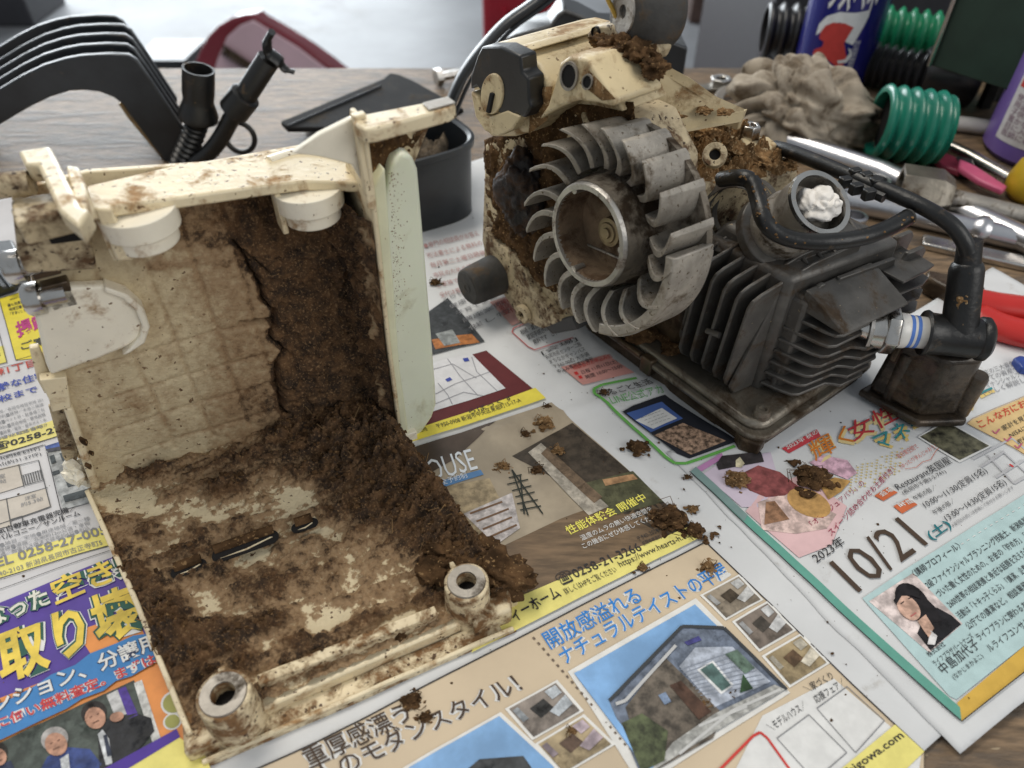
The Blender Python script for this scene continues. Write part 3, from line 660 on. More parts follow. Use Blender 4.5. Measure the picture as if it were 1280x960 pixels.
pr(S, [(-60, 962), (0, 936), (90, 894), (172, 856), (205, 935), (40, 1010)], (0.07, 0.085, 0.075), 8, 'printed_photo')
pr(S, [(138, 875), (152, 868), (165, 898), (150, 904)], (0.50, 0.50, 0.50), 9, 'printed_photo'); pr(S, [(172, 860), (182, 856), (206, 930), (196, 936)], (0.62, 0.62, 0.60), 9, 'printed_photo'); pr(S, [(152, 868), (162, 864), (178, 900), (166, 905)], PUR, 10, 'printed_photo')
SK = (0.46, 0.25, 0.17)
def ell(cx, cy, rx, ry, rot, n=18): return [(cx + rx * math.cos(t) * math.cos(rot) - ry * math.sin(t) * math.sin(rot), cy + rx * math.cos(t) * math.sin(rot) + ry * math.sin(t) * math.cos(rot)) for t in np.linspace(0, 2 * math.pi, n)[:-1]]
for (cx, cy, rr, coat, hair, body) in ((124, 902, 15, (0.02, 0.021, 0.025), (0.02, 0.015, 0.014), [(128, 922), (140, 905), (176, 898), (194, 904), (198, 920), (150, 975), (130, 975)]),
                                 (76, 935, 16, (0.035, 0.06, 0.20), (0.36, 0.34, 0.33), [(48, 985), (66, 952), (92, 940), (118, 942), (132, 960), (120, 1000)]),
                                 (4, 950, 12, (0.03, 0.04, 0.08), (0.03, 0.025, 0.02), [(-20, 990), (-4, 965), (20, 956), (34, 985), (0, 1000)])):
    pr(S, body, coat, 10, 'printed_photo'); pr(S, ell(cx - 1, cy - 5, rr * 1.08, rr * 0.95, -0.4), hair, 11, 'printed_photo'); pr(S, ell(cx + 1, cy + 2, rr * 0.86, rr * 0.92, -0.4), SK, 12, 'printed_photo')
    strokes(S, [[(cx - 6, cy + 2), (cx - 3, cy)], [(cx + 3, cy - 2), (cx + 6, cy - 4)], [(cx - 2, cy + 9), (cx + 6, cy + 5)]], 0.04, (0.17, 0.09, 0.06), 13)
pr(S, [(128, 924), (134, 918), (142, 930), (146, 960), (138, 962)], (0.60, 0.62, 0.64), 11, 'printed_photo'); pr(S, [(135, 926), (139, 924), (146, 950), (140, 952)], (0.03, 0.04, 0.07), 12, 'printed_photo')
pr(S, [(82, 955), (92, 948), (94, 970), (86, 985)], (0.60, 0.62, 0.64), 11, 'printed_photo'); pr(S, ell(152, 903, 9, 6, -0.3), SK, 13, 'printed_photo')
pr(S, [(150, 965), (225, 925), (262, 952), (280, 1000), (150, 1010)], YL2, 12); pr(S, [(130, 970), (226, 918), (230, 928), (135, 985)], PUR, 13)
pr(S, ell(222, 885, 17, 15, -0.5), WH, 8); pr(S, ell(222, 885, 14, 12, -0.5), (0.36, 0.36, 0.12), 9); pr(S, ell(220, 908, 12, 10, -0.5), WH, 8); pr(S, ell(220, 908, 9.5, 8, -0.5), (0.36, 0.36, 0.12), 9)
# ------------------------------------------------------------------ the engine
E = Frame(P(930, 572), 52.5)
SOIL = (0.11, 0.058, 0.026)
M_cream = mat('cream_plastic', (0.66, 0.54, 0.33), 0.40, var=0.10, vs=40, dirt=((0.27, 0.165, 0.075), 0.40, 60), speck=((0.14, 0.08, 0.035), 0.36, 420), bump=(0.35, 300))
M_creamd = mat('cream_plastic_muddy', (0.54, 0.44, 0.28), 0.5, var=0.2, vs=50, dirt=(SOIL, 0.48, 110), speck=((0.06, 0.035, 0.018), 0.5, 380), bump=(0.6, 300))
M_mud = mat('caked_soil', (0.085, 0.047, 0.022), 0.95, var=0.6, vs=120, speck=((0.26, 0.16, 0.075), 0.5, 700), bump=(0.9, 420), spec=0.15)
M_mudl = mat('dry_brown_soil', (0.23, 0.135, 0.062), 0.95, var=0.55, vs=170, speck=((0.45, 0.32, 0.18), 0.55, 800), bump=(1.0, 800), spec=0.15)
M_alu = mat('cast_aluminium_dirty', (0.40, 0.37, 0.33), 0.48, 0.75, var=0.22, vs=70, dirt=((0.10, 0.075, 0.05), 0.40, 70), bump=(0.35, 900))
M_fin = mat('flywheel_aluminium', (0.43, 0.395, 0.345), 0.52, 0.75, var=0.20, vs=110, dirt=((0.13, 0.095, 0.06), 0.30, 55), speck=((0.12, 0.085, 0.05), 0.42, 600), bump=(0.6, 1300))
M_rim = mat('machined_aluminium', (0.50, 0.48, 0.45), 0.42, 0.9, var=0.2, vs=120, dirt=((0.16, 0.11, 0.07), 0.36, 90), bump=(0.2, 500))
M_cyl = mat('black_painted_cylinder', (0.105, 0.099, 0.091), 0.42, 0.35, var=0.22, vs=90, dirt=((0.075, 0.05, 0.03), 0.36, 55), speck=((0.34, 0.27, 0.18), 0.26, 520), bump=(0.2, 900))
M_oil = mat('oily_brown_metal', (0.115, 0.080, 0.048), 0.34, 0.55, var=0.5, vs=45, dirt=((0.045, 0.028, 0.015), 0.5, 40), bump=(0.4, 160), coat=0.25)
M_pan = mat('grey_cast_pan', (0.24, 0.215, 0.175), 0.36, 0.7, var=0.3, vs=35, dirt=((0.07, 0.045, 0.025), 0.42, 30), bump=(0.3, 200), coat=0.2)
M_blk = mat('black_plastic', (0.016, 0.017, 0.018), 0.38, var=0.3, vs=60, dirt=((0.07, 0.05, 0.032), 0.16, 60), bump=(0.12, 900))
M_rub = mat('black_rubber', (0.009, 0.009, 0.009), 0.36, var=0.35, vs=70, dirt=((0.11, 0.07, 0.035), 0.18, 110), speck=((0.28, 0.18, 0.08), 0.20, 520), bump=(0.3, 420))
M_rubg = mat('dusty_rubber', (0.045, 0.043, 0.040), 0.68, var=0.35, vs=70, dirt=((0.10, 0.065, 0.035), 0.35, 80), bump=(0.4, 420))
M_hole = mat('deep_hole', (0.006, 0.005, 0.005), 0.9, var=0.2)
M_steel = mat('bright_steel', (0.55, 0.53, 0.50), 0.22, 1.0, var=0.12, vs=80, dirt=((0.12, 0.09, 0.06), 0.22, 90), bump=(0.1, 400))
M_por = mat('white_porcelain', (0.78, 0.76, 0.72), 0.22, var=0.05, dirt=((0.25, 0.20, 0.14), 0.20, 90))
M_ringb = mat('blue_glaze', (0.10, 0.22, 0.62), 0.25, var=0.1)
M_tis = mat('white_tissue', (0.84, 0.80, 0.75), 0.9, var=0.06, vs=200, bump=(0.3, 500), sss=0.0)
eng = thing('two_stroke_engine', 'dirty cream and black two-stroke engine with finned flywheel, spark plug and tissue-plugged port', 'engine', E(3, -6, 0))
def epx(pts, a=None, b=None, z=None): return [E.px(x, y, a, b, z) for x, y in pts]
def eprism(name, pts, m, depth, a=None, b=None, z=None, bevel=0.06, parent=None, **k):
    d = E.A * depth if a is not None else (E.B * depth if b is not None else ZUP * depth)
    return MB().prism(epx(pts, a, b, z), d).build(name, m, parent or eng, bevel=bevel, **k)
AC = -2.2
# base pan with its lip
def rrect(a0, a1, b0, b1, r, z, n=6, ch=0):
    out = []
    for (ca, cb, t0) in ((a1 - r, b1 - r, 0), (a0 + r, b1 - r, 90), (a0 + r, b0 + r, 180), (a1 - r, b0 + r, 270)):
        for i in range(n + 1):
            t = math.radians(t0 + 90 * i / n); out.append(E(ca + r * math.cos(t), cb + r * math.sin(t), z))
    return out
MB().prism(rrect(0.25, 9.6, -12.6, 0.25, 0.9, 0.22), ZUP * 1.0).build('base_pan', M_oil, eng, bevel=0.12)
MB().prism(rrect(-0.05, 9.9, -12.9, 0.55, 1.1, 1.15), ZUP * 0.32).build('pan_flange', M_pan, eng, bevel=0.12, seg=3)
MB().prism(rrect(0.25, 9.6, -12.6, 0.2, 1.0, 1.45), ZUP * 0.42, taper=0.97).build('pan_cover', M_pan, eng, bevel=0.18, seg=3)
MB().prism([E(0.1, -0.9, 0.2), E(0.9, 0.35, 0.2), E(0.2, 0.5, 0.2), E(-0.2, -0.3, 0.2)], ZUP * 1.0).build('pan_foot', M_oil, eng, bevel=0.08)
for a, b in ((1.2, -0.45), (8.6, -0.5)):
    c = E(a, b, 1.8); MB().lathe([(0.42, 0), (0.42, 0.35), (0.36, 0.5), (0.20, 0.52), (0.16, 0.40), (0, 0.40)], c, ZUP, 20).build('pan_bolt', M_pan, eng)
MB().tube([E(0.0, -11, 1.5), E(0.0, -7.4, 1.5)], 0.16).build('pan_rib', M_oil, eng)
MB().box(E(-0.15, -7.3, 0.6), E.vec(0.5, 0, 0), E.vec(0, 0.8, 0), ZUP * 1.1).build('pan_lug', M_oil, eng, bevel=0.1)
# crankcase: muddy block behind the flywheel
cc = MB().prism(epx([(606, 180), (602, 300), (608, 332), (640, 372), (660, 392), (716, 400), (780, 400), (800, 330), (800, 220), (770, 160), (720, 135), (690, 132), (660, 165)], a=AC), E.A * 3.6)
ccq = cc.build('crankcase', M_creamd, eng, bevel=0.15)
# caked soil on the crankcase face, a displaced sheet
def soil_sheet(name, corner, nu, nv, normal, thick, seed, m, parent, edge=0.25, fr=1.1, lab=None, amp=1.0):
    c = [np.asarray(q, float) for q in corner]; n = unit(normal)
    u, v = np.meshgrid(np.linspace(0, 1, nu), np.linspace(0, 1, nv)); U = u[..., None]; V = v[..., None]
    G_ = (c[0] * (1 - U) + c[1] * U) * (1 - V) + (c[3] * (1 - U) + c[2] * U) * V
    e = np.minimum(np.minimum(u, 1 - u), np.minimum(v, 1 - v)); e = np.clip(e / edge, 0, 1) ** 0.6
    x, y, z = G_[..., 0], G_[..., 1], G_[..., 2]
    h = thick * (e * (0.62 + 0.55 * fbm(x * fr, y * fr, z * fr, 5, seed, 0.6) * amp) - 0.22 + 0.10 * vnoise(x * 9, y * 9, z * 9, seed + 3))
    return MB().grid(G_ + n * h[..., None]).build(name, m, parent, smooth=70)
soil_sheet('soil_crust', epx([(602, 176), (712, 128), (760, 400), (606, 330)], a=AC), 90, 80, -E.A, 0.75, 11, M_mud, eng)
soil_sheet('soil_crust', epx([(700, 122), (790, 128), (800, 260), (700, 260)], a=AC + 0.1), 60, 60, -E.A, 0.5, 14, M_mud, eng)
# ignition coil, dark and dusty
MB().blob(E.px(655, 240, a=AC - 0.5), E.vec(0, 0, 0) + np.array([1.3, 1.3, 2.1]), 5, 0.22, 1.6, 4, 0.05).build('ignition_coil', mat('coil_dark', (0.022, 0.017, 0.017), 0.6, var=0.4, dirt=((0.07, 0.036, 0.018), 0.5, 90), bump=(1.0, 260)), eng, smooth=70)
# cream lower flange of the crankcase with a screw boss
eprism('crankcase_flange', [(603, 286), (610, 288), (616, 300), (640, 316), (655, 338), (664, 362), (690, 388), (700, 402), (678, 411), (655, 402), (640, 384), (606, 334)], M_creamd, 0.5, a=AC - 0.45, bevel=0.08)
p = E.px(657, 391, a=AC - 0.5)
MB().ring([(0.26, 0.0), (0.26, 0.35), (0.55, 0.35), (0.55, 0.0)], p - E.A * 0.35, E.A, 24).build('screw_boss', M_creamd, eng, bevel=0.03)
MB().lathe([(0.25, 0.2), (0, 0.2)], p - E.A * 0.3, E.A, 20).build('screw_hole', M_hole, eng)
eprism('lower_bracket', [(676, 404), (715, 396), (722, 412), (690, 418)], M_blk, 1.2, a=AC - 0.3, bevel=0.06)
# rubber buffer
c0 = E.px(584, 360, a=-4.7); ax = unit(E.A * 0.98 + ZUP * 0.02)
MB().lathe([(0.95, 0.0), (1.06, 0.08), (1.12, 0.5), (1.20, 2.0), (1.15, 2.75)], c0, ax, 36).build('rubber_buffer', M_rubg, eng, smooth=50)
bf = eng.children[-1] if False else None
MB().lathe([(0.30, 0.02), (0.93, 0.0), (0.93, 0.1)][::-1], c0 - ax * 0.03, ax, 32).ring([(0.30, 0.0), (0.30, 0.3), (0.22, 0.3), (0.22, 0.0)], c0 - ax * 0.04, ax, 20).build('buffer_plate', M_rubg, eng)
MB().lathe([(0.0, 0.12), (0.24, 0.12), (0.24, 0.2)][::-1], c0 - ax * 0.1, ax, 18).build('buffer_screw', M_steel, eng)

# flywheel
FD = 31.6; FR = 4.6 * FD / 32.572
fc = CAM + ray(738.3, 293.9) * FD
faz, ftl = math.radians(52.2), math.radians(-5.9)
fa = np.array([math.sin(faz) * math.cos(ftl), math.cos(faz) * math.cos(ftl), math.sin(ftl)])
fu = unit(np.cross(fa, ZUP)); fw = np.cross(fu, fa)           # fu: to the right seen from the front, fw: up
def fpt(r, t, d): return fc + fa * d + r * (fu * math.cos(t) + fw * math.sin(t))
HR = 2.237 * FD / 32.572
fly = MB().lathe([(FR * 0.975, 2.15), (FR * 0.975, 2.5), (1.5, 2.5)][::-1], fc, fa, 64)
fly.lathe([(HR * 1.05, -0.1), (HR * 1.10, 1.1), (HR * 1.22, 1.9), (HR * 1.4, 2.1), (FR * 0.975, 2.15)], fc, fa, 64); fly.f = [q for q in fly.f if len(q) <= 4]
fw_o = fly.build('flywheel', mat('flywheel_disc_dirty', (0.26, 0.225, 0.18), 0.55, 0.6, var=0.3, vs=60, dirt=((0.05, 0.033, 0.02), 0.52, 60), bump=(0.4, 700)), eng, smooth=50)
MB().ring([(HR * 0.90, -0.26), (HR, -0.26), (HR * 1.04, -0.1), (HR * 1.06, 0.4), (HR * 0.88, 0.5)], fc, fa, 64).build('hub_rim', M_rim, fw_o, smooth=40)
MB().lathe([(HR * 0.90, -0.2), (HR * 0.86, 0.8), (HR * 0.84, 1.25), (0, 1.3)][::-1], fc, fa, 56, cap=False).build('hub_cup', mat('rusty_hub', (0.22, 0.155, 0.10), 0.55, 0.35, var=0.4, vs=60, dirt=((0.09, 0.05, 0.025), 0.5, 55), bump=(0.4, 400)), fw_o, smooth=50)
MB().lathe([(0, 0.7), (0.22, 0.7), (0.24, 0.8), (0.42, 0.8), (0.46, 0.88), (0.62, 0.9), (0.66, 1.4)], fc + fu * 0.15 - fw * 0.05, fa, 32).build('crank_nut', mat('brass_dull', (0.36, 0.28, 0.17), 0.45, 0.6, var=0.2, vs=80, dirt=(SOIL, 0.3, 80)), fw_o, smooth=40)
MB().tube([fpt(1.9, -2.3, 1.22), fpt(1.75, -0.6, 1.22)], 0.06, 8).build('hub_rib', M_rim, fw_o)
for t in (0.15, 2.2, 4.45):
    q = fpt(HR * 0.9, t, -0.2); MB().tube([q, q + fa * 0.6], 0.16, 10).build('rim_notch', M_rim, fw_o)
TIPS = (8, 25, 45, 63, 79, 94, 108, 126, 145, 165, 187, 203, 221, 238, 256, 271, 285, 303, 322, 345)
for i in range(len(TIPS)):
    t0 = math.radians(TIPS[i] - 10)
    # angle measured counter-clockwise from the right; blades curl with the turn
    shroud = (t0 > math.radians(292)) or t0 < math.radians(14)
    mb = MB(); rows_ = []
    K1 = 9
    for k in range(K1):
        s = k / (K1 - 1); r = 2.62 + (FR - 2.62) * s
        dt = 0.15 * s ** 2 - 0.13 * math.sin(math.pi * s) * (1 - 0.2 * s) + 0.03
        rows_.append((r, t0 + dt, 0.75 * (1 - s) ** 1.5, 0.105 + 0.05 * (1 - s)))
    vs = []
    for r, t, d0, th in rows_:
        w = th / r
        d1 = 2.5
        vs += [fpt(r, t - w, d0), fpt(r, t + w, d0), fpt(r, t + w * 1.5, d1), fpt(r, t - w * 1.5, d1)]
    fs = [(0, 3, 2, 1)]
    for k in range(K1 - 1):
        o = 4 * k
        for q in range(4): fs.append((o + q, o + (q + 1) % 4, o + 4 + (q + 1) % 4, o + 4 + q))
    o = 4 * (K1 - 1); fs.append((o, o + 1, o + 2, o + 3))
    mb.add(vs, fs); mb.build('fin', M_fin, fw_o, bevel=0.03, smooth=50)
# the closed (magnet) part of the outer ring, lower right
prof = [(FR * 0.90, 0.12), (FR * 1.0, 0.04), (FR * 1.02, 0.2), (FR * 1.02, 2.35), (FR * 0.93, 2.4)]
mb = MB(); mb.lathe(prof + [prof[0]], fc, fa, 26, up=None, a0=math.radians(0), a1=math.radians(1))
def arc_ring(prof, t0, t1, n):
    mb = MB(); m = len(prof)
    vs = [fpt(r, t0 + (t1 - t0) * i / n, d) for i in range(n + 1) for r, d in prof]
    fs = [(i * m + k, i * m + (k + 1) % m, (i + 1) * m + (k + 1) % m, (i + 1) * m + k) for i in range(n) for k in range(m)]
    fs += [tuple(range(m - 1, -1, -1)), tuple(range(n * m, n * m + m))]
    return mb.add(vs, fs)
arc_ring(prof, math.radians(-72), math.radians(14), 24).build('magnet_ring', M_fin, fw_o, bevel=0.05, smooth=40)

# top tank bar with its cap
bar = [(594, 78), (602, 58), (622, 55), (648, 64), (672, 82), (690, 110), (686, 140), (664, 165), (640, 172), (612, 172), (597, 150), (590, 115)]
BAR = -4.2
MB().prism(epx(bar, a=BAR + 0.7), E.A * 6.0).build('tank_bar', M_cream, eng, bevel=0.25, seg=3)
eprism('tank_cap', [(596, 70), (602, 58), (626, 58), (650, 70), (652, 90), (660, 98), (661, 126), (664, 134), (655, 148), (646, 142), (632, 150), (612, 128), (596, 108), (588, 112), (588, 95)], M_blk, 0.9, a=BAR - 0.15, bevel=0.1)
cc_ = E.px(614, 118, a=BAR - 0.25)
v1 = E.px(614, 92, a=BAR - 0.25) - cc_; v2 = E.px(628, 116, a=BAR - 0.25) - cc_
MB().prism([cc_ + v1 * math.cos(t) + v2 * math.sin(t) for t in np.linspace(0, 2 * math.pi, 28)[:-1]], E.A * 0.5).build('cap_insert', M_cream, eng, bevel=0.05)
eprism('cap_crescent', [(588, 114), (596, 122), (604, 142), (612, 146), (634, 138), (650, 146), (640, 162), (622, 171), (606, 164), (594, 146)], M_cream, 0.6, a=BAR - 0.2, bevel=0.08)
eprism('cap_slot', [(612, 116), (616, 118), (611, 142), (607, 140)], M_hole, 0.3, a=BAR - 0.38, bevel=0.02)
strip = [E.px(604, 59, a=BAR - 0.1), E.px(614, 57, a=BAR + 0.1)]
MB().prism(epx([(630, 62), (648, 60), (655, 66), (640, 68)], a=BAR + 0.5), E.A * 5.5).build('bar_ridge', M_cream, eng, bevel=0.1)
# arch bracket with two holes
ARC = -3.9
eprism('mount_bracket', [(672, 150), (684, 132), (693, 104), (699, 79), (711, 70), (734, 73), (768, 126), (766, 134), (747, 129), (722, 126), (700, 134)], M_cream, 2.6, a=ARC, bevel=0.14, seg=3)
eprism('mount_bracket_web', [(690, 128), (712, 78), (745, 85), (770, 122), (778, 140), (740, 132)], M_cream, 2.6, a=ARC + 1.5, bevel=0.1)
for (x, y, rx, ry, n_) in ((712, 95, 9, 15, 'bracket_hole'), (735, 102, 5.5, 8, 'bracket_hole')):
    c = E.px(x, y, a=ARC - 0.02); w1 = E.px(x, y - ry, a=ARC - 0.02) - c; w2 = E.px(x + rx, y - 1, a=ARC - 0.02) - c
    el = [(math.cos(t), math.sin(t)) for t in np.linspace(0, 2 * math.pi, 25)[:-1]]
    MB().prism([c + w1 * p + w2 * q - E.A * 0.02 for p, q in el], E.A * 0.1).build(n_, M_hole, eng)
    mb = MB(); vs = [c + (w1 * p + w2 * q) * s - E.A * (0.07 if k in (1, 2) else 0) for p, q in el for k, s in enumerate((1.0, 1.0, 1.25, 1.25))]
    fs = [(i * 4 + k, i * 4 + (k + 1) % 4, ((i + 1) % 24) * 4 + (k + 1) % 4, ((i + 1) % 24) * 4 + k) for i in range(24) for k in range(4)]
    mb.add(vs, fs).build('hole_collar', M_alu, eng, smooth=30)
# rear wing of the crankcase cover
W = [E.px(812, 78, z=15.4), E.px(838, 84, z=15.2), E.px(862, 97, z=14.8), E.px(895, 120, z=13.9), E.px(931, 136, z=13.2), E.px(929, 141, z=13.0), E.px(886, 148, z=12.9), E.px(826, 160, z=12.9), E.px(822, 130, z=13.6), E.px(800, 100, z=14.6)]
MB().prism(W, np.array([0, 0, -0.45])).build('rear_wing', M_cream, eng, bevel=0.1)
MB().prism([E.px(886, 148, z=12.9), E.px(930, 139, z=13.1), E.px(921, 163, z=11.8), E.px(908, 158, z=11.9)], np.array([0.25, 0.3, 0])).build('rear_wing_lip', M_cream, eng, bevel=0.05)
MB().prism([E.px(772, 74, z=15.2), E.px(815, 78, z=15.3), E.px(824, 118, z=13.9), E.px(826, 140, z=13.3), E.px(790, 126, z=13.6)], np.array([0, 0, -0.8])).build('cover_deck', M_cream, eng, bevel=0.12)
MB().prism([E.px(768, 134, z=13.2), E.px(826, 124, z=13.6), E.px(828, 160, z=12.6), E.px(820, 164, z=12.4)], np.array([0.3, 0.5, -0.2])).build('cover_skirt', M_cream, eng, bevel=0.08)
for k, (cs, th_) in enumerate((([(664, 110), (690, 108), (684, 150), (660, 168)], 0.14), ([(736, 88), (770, 124), (752, 126), (724, 104)], 0.05))):
    soil_sheet('soil_crust', epx(cs, a=(BAR + 0.62, ARC - 0.02)[k]), 40, 40, -E.A, th_, 120 + k, M_mudl, eng, 0.4, 1.6)
for k, q in enumerate(((850, 120), (880, 138), (905, 140), (845, 145))):
    MB().blob(E.px(*q, z=13.4), (0.35, 0.3, 0.12), 3, 0.5, 2.0, 130 + k, 0.12).build('soil_clod', M_mudl, eng, smooth=70)
# anti-vibration mount on top
c1 = E.px(806, 14, a=-0.6); ax1 = unit(E.A * 0.93 + E.B * 0.25 - ZUP * 0.10)
MB().lathe([(0.70, -0.9), (0.85, -0.95), (1.25, -0.85), (1.48, -0.5), (1.55, 0.0), (1.5, 0.8), (1.3, 1.1)], c1, ax1, 40).build('rubber_mount', M_rubg, eng, smooth=50)
MB().ring([(0.26, -1.0), (0.80, -1.02), (0.86, -0.9), (0.26, -0.7)], c1, ax1, 32).build('mount_washer', M_alu, eng)
MB().lathe([(0.28, -0.75), (0, -0.75)], c1, ax1, 16).build('mount_bore', M_hole, eng)
MB().tube([E.px(757, -30, a=-1.4), E.px(760, 0, a=-1.4), E.px(769, 18, a=-1.4), E.px(774, 36, a=-1.2)], 0.24, 8, sq=0.4).build('mount_strap', mat('yellow_bracket', (0.42, 0.27, 0.04), 0.5, 0.2, dirt=(SOIL, 0.45, 60)), eng)
MB().prism(epx([(733, 42), (742, 32), (766, 30), (778, 50), (806, 56), (812, 66), (806, 80), (780, 76), (752, 66), (736, 58)], a=-1.6), E.A * 1.3).build('mount_seat', M_creamd, eng, bevel=0.12)
for k, (x, y, r, z) in enumerate([(768, 58, 0.5, 0), (800, 66, 0.5, 0), (818, 84, 0.45, 0), (752, 50, 0.35, 0), (785, 56, 0.5, 0)]):
    MB().blob(E.px(x, y, a=-1.7), (r * 1.2, r, r * 0.8), 4, 0.4, 2.4, 20 + k, 0.10).build('soil_clod', M_mud, eng, smooth=70)
p = E.px(743, 41, a=-1.75); MB().lathe([(0.22, 0), (0.22, 0.2)], p, E.A, 16).build('mount_seat_hole', M_hole, eng)
for x, y in ((803, 71),):
    MB().lathe([(0.28, -0.1), (0.34, 0.0), (0.34, 0.6)], E.px(x, y, a=-1.7), E.A, 20).build('seat_boss', M_cream, eng)
# muddy deck between cover and cylinder
deck = [E.px(836, 152, z=12.2), E.px(930, 150, z=11.6), E.px(1000, 212, z=10.0), E.px(872, 236, z=10.4)]
MB().prism(deck, np.array([0, 0, -4.0])).build('crankcase_neck', M_creamd, eng, bevel=0.2)
soil_sheet('soil_crust', [d + np.array([0, 0, 0.0]) for d in deck], 160, 130, (0, -0.2, 1), 0.95, 31, M_mudl, eng, 0.12, 1.5, amp=1.2)
for k, (x, y, z, r) in enumerate([(880, 165, 11.8, 0.5), (915, 185, 11.2, 0.5), (950, 200, 10.7, 0.5), (868, 205, 11.0, 0.45), (985, 205, 10.2, 0.35)]):
    MB().blob(E.px(x, y, z=z), (r * 1.2, r * 1.1, r * 0.75), 4, 0.4, 2.6, 40 + k, 0.12).build('soil_clod', M_mudl, eng, smooth=70)
pb = E.px(893, 196, z=11.8)
MB().ring([(0.26, 0), (0.26, 0.5), (0.55, 0.5), (0.55, 0)], pb, unit((-0.2, -0.7, 0.6)), 24).build('screw_boss', M_creamd, eng, bevel=0.03)
MB().lathe([(0.25, 0.3), (0, 0.3)][::1], pb, unit((-0.2, -0.7, 0.6)), 18).build('screw_hole', M_hole, eng)
pb = E.px(938, 163, z=11.6)
MB().lathe([(0.50, -0.6), (0.50, 0.12), (0.44, 0.3), (0.28, 0.3), (0.25, 0.1), (0, 0.1)], pb, ZUP, 6).build('cover_screw', M_steel, eng, bevel=0.03)
MB().prism([E.px(925, 172, z=11.4), E.px(960, 170, z=11.2), E.px(972, 180, z=11.0), E.px(955, 190, z=11.0), E.px(935, 186, z=11.2)], np.array([0, 0, -0.8])).build('cream_lug', M_cream, eng, bevel=0.08)

# cylinder: body, side fins, head fins (turned a little against the base)
def Ec(a, b, z): return E(a, b + 0.17 * (a - 3), z)
MB().prism([Ec(2.2, -6.4, 1.7), Ec(9.2, -6.4, 1.7), Ec(9.2, -1.6, 1.7), Ec(2.4, -1.6, 1.7)], ZUP * 6.9).build('cylinder_body', M_cyl, eng, bevel=0.3)
AF = 0.75
for i, b in enumerate((-6.35, -5.6, -4.85, -4.1, -3.35, -2.65)):
    lean = 0.06; o = 0.7 if i == 0 else 0.0; dz = -0.08 * i
    poly = [(AF + 0.25 + o, 2.35), (AF + 0.8 + o, 1.85), (AF + 6, 1.85), (AF + 6, 9.1), (AF + 3.2, 9.2 + dz), (AF + 0.55 + o, 8.35 + dz), (AF + 0.15 + o, 8.1 + dz), (AF + o, 7.75 + dz), (AF + o, 2.9)]
    MB().prism([Ec(a, b + 0.40 + lean * (z - 5), z) for a, z in poly], E.vec(0.03, 0.16, 0)).build('cooling_fin', M_cyl, eng, bevel=0.05)
MB().tube([Ec(AF + 0.02, -3.85, 4.9), Ec(AF + 0.02, -3.1, 5.1)], 0.16, 10).build('fin_bridge', M_cyl, eng)
HA = 3.0
def notch(ca, zt, r=0.42, d=0.6): return [(ca + r * math.cos(t), zt + d * math.sin(t)) for t in np.linspace(math.pi, 2 * math.pi, 9)]
# two tall plates with screw notches
for (b, zt, a0, ab, a1, th_) in ((-2.15, 8.55, 2.35, 0.95, 10.6, 0.22), (-1.3, 8.15, 3.3, 2.75, 10.5, 0.24)):
    poly = [(ab + 0.3, 1.9), (ab, 2.4), (a0, zt - 0.9), (a0 + 0.12, zt - 0.4), (a0 + 0.45, zt)] + notch(a0 + 1.15, zt) + notch(a1 - 1.7, zt - 0.05) + [(a1 - 0.25, zt), (a1, zt - 0.3), (a1 - 0.2, 6.4), (8.5, 2.2)]
    MB().prism([Ec(a, b, z) for a, z in poly], E.vec(0, th_, 0)).build('head_plate', M_cyl, eng, bevel=0.06)
for i in range(7):
    z = 2.3 + i * 0.68; fb = 0.0 + 0.13 * i
    hl = HA - 0.55 + 0.07 * i
    if i < 5: poly = [(hl, -1.6), (hl + 0.3, fb - 0.55), (hl + 0.5, fb - 0.15), (hl + 0.8, fb), (4.9, fb + 0.02), (5.15, fb + 0.2), (5.4, fb + 0.5), (6.9, fb + 0.45), (7.5, fb - 0.1), (8.0, -1.6)]
    else: poly = [(hl, -1.6), (hl + 0.3, fb - 0.55), (hl + 0.45, fb - 0.15), (hl + 0.8, fb), (5.3, fb - 0.1), (5.6, fb - 0.5), (5.8, -1.6)]
    MB().prism([Ec(a, b, z) for a, b in poly], ZUP * 0.17).build('head_fin', M_cyl, eng, bevel=0.05)
MB().prism([Ec(2.9, -2.0, 1.9), Ec(8.2, -2.0, 1.9), Ec(8.2, -0.9, 1.9), Ec(2.9, -0.9, 1.9)], ZUP * 5.6).build('cylinder_head', M_cyl, eng, bevel=0.15)
# thick sloping top plate of the head
rp = [(-1.25, 6.95), (-1.25, 8.05), (-0.75, 7.95), (1.0, 7.12), (1.15, 6.98), (1.0, 6.9)]
q0_ = [Ec(HA + 0.05, b - 0.02, z) for b, z in rp]; q1_ = [Ec(7.3, b - 0.25, z) for b, z in rp]
n_ = len(rp); MB().add(q0_ + q1_, [tuple(range(n_ - 1, -1, -1)), tuple(range(n_, 2 * n_))] + [(i, (i + 1) % n_, (i + 1) % n_ + n_, i + n_) for i in range(n_)]).build('head_top_plate', M_cyl, eng, bevel=0.08)
MB().prism([Ec(3.0, -2.0, 7.0), Ec(10.2, -2.0, 7.0), Ec(10.2, -1.2, 7.0), Ec(3.0, -1.2, 7.0)], ZUP * 0.7).build('head_valley', M_cyl, eng, bevel=0.1)
for k in range(4):
    zz_ = 5.4 + 0.72 * k
    MB().prism([Ec(7.6, -1.4, zz_), Ec(7.6, 0.1, zz_), Ec(9.3, 0.25 - 0.1 * k, zz_), Ec(10.0, -0.2, zz_), Ec(10.2, -1.4, zz_)], ZUP * 0.15).build('head_fin', M_cyl, eng, bevel=0.04)
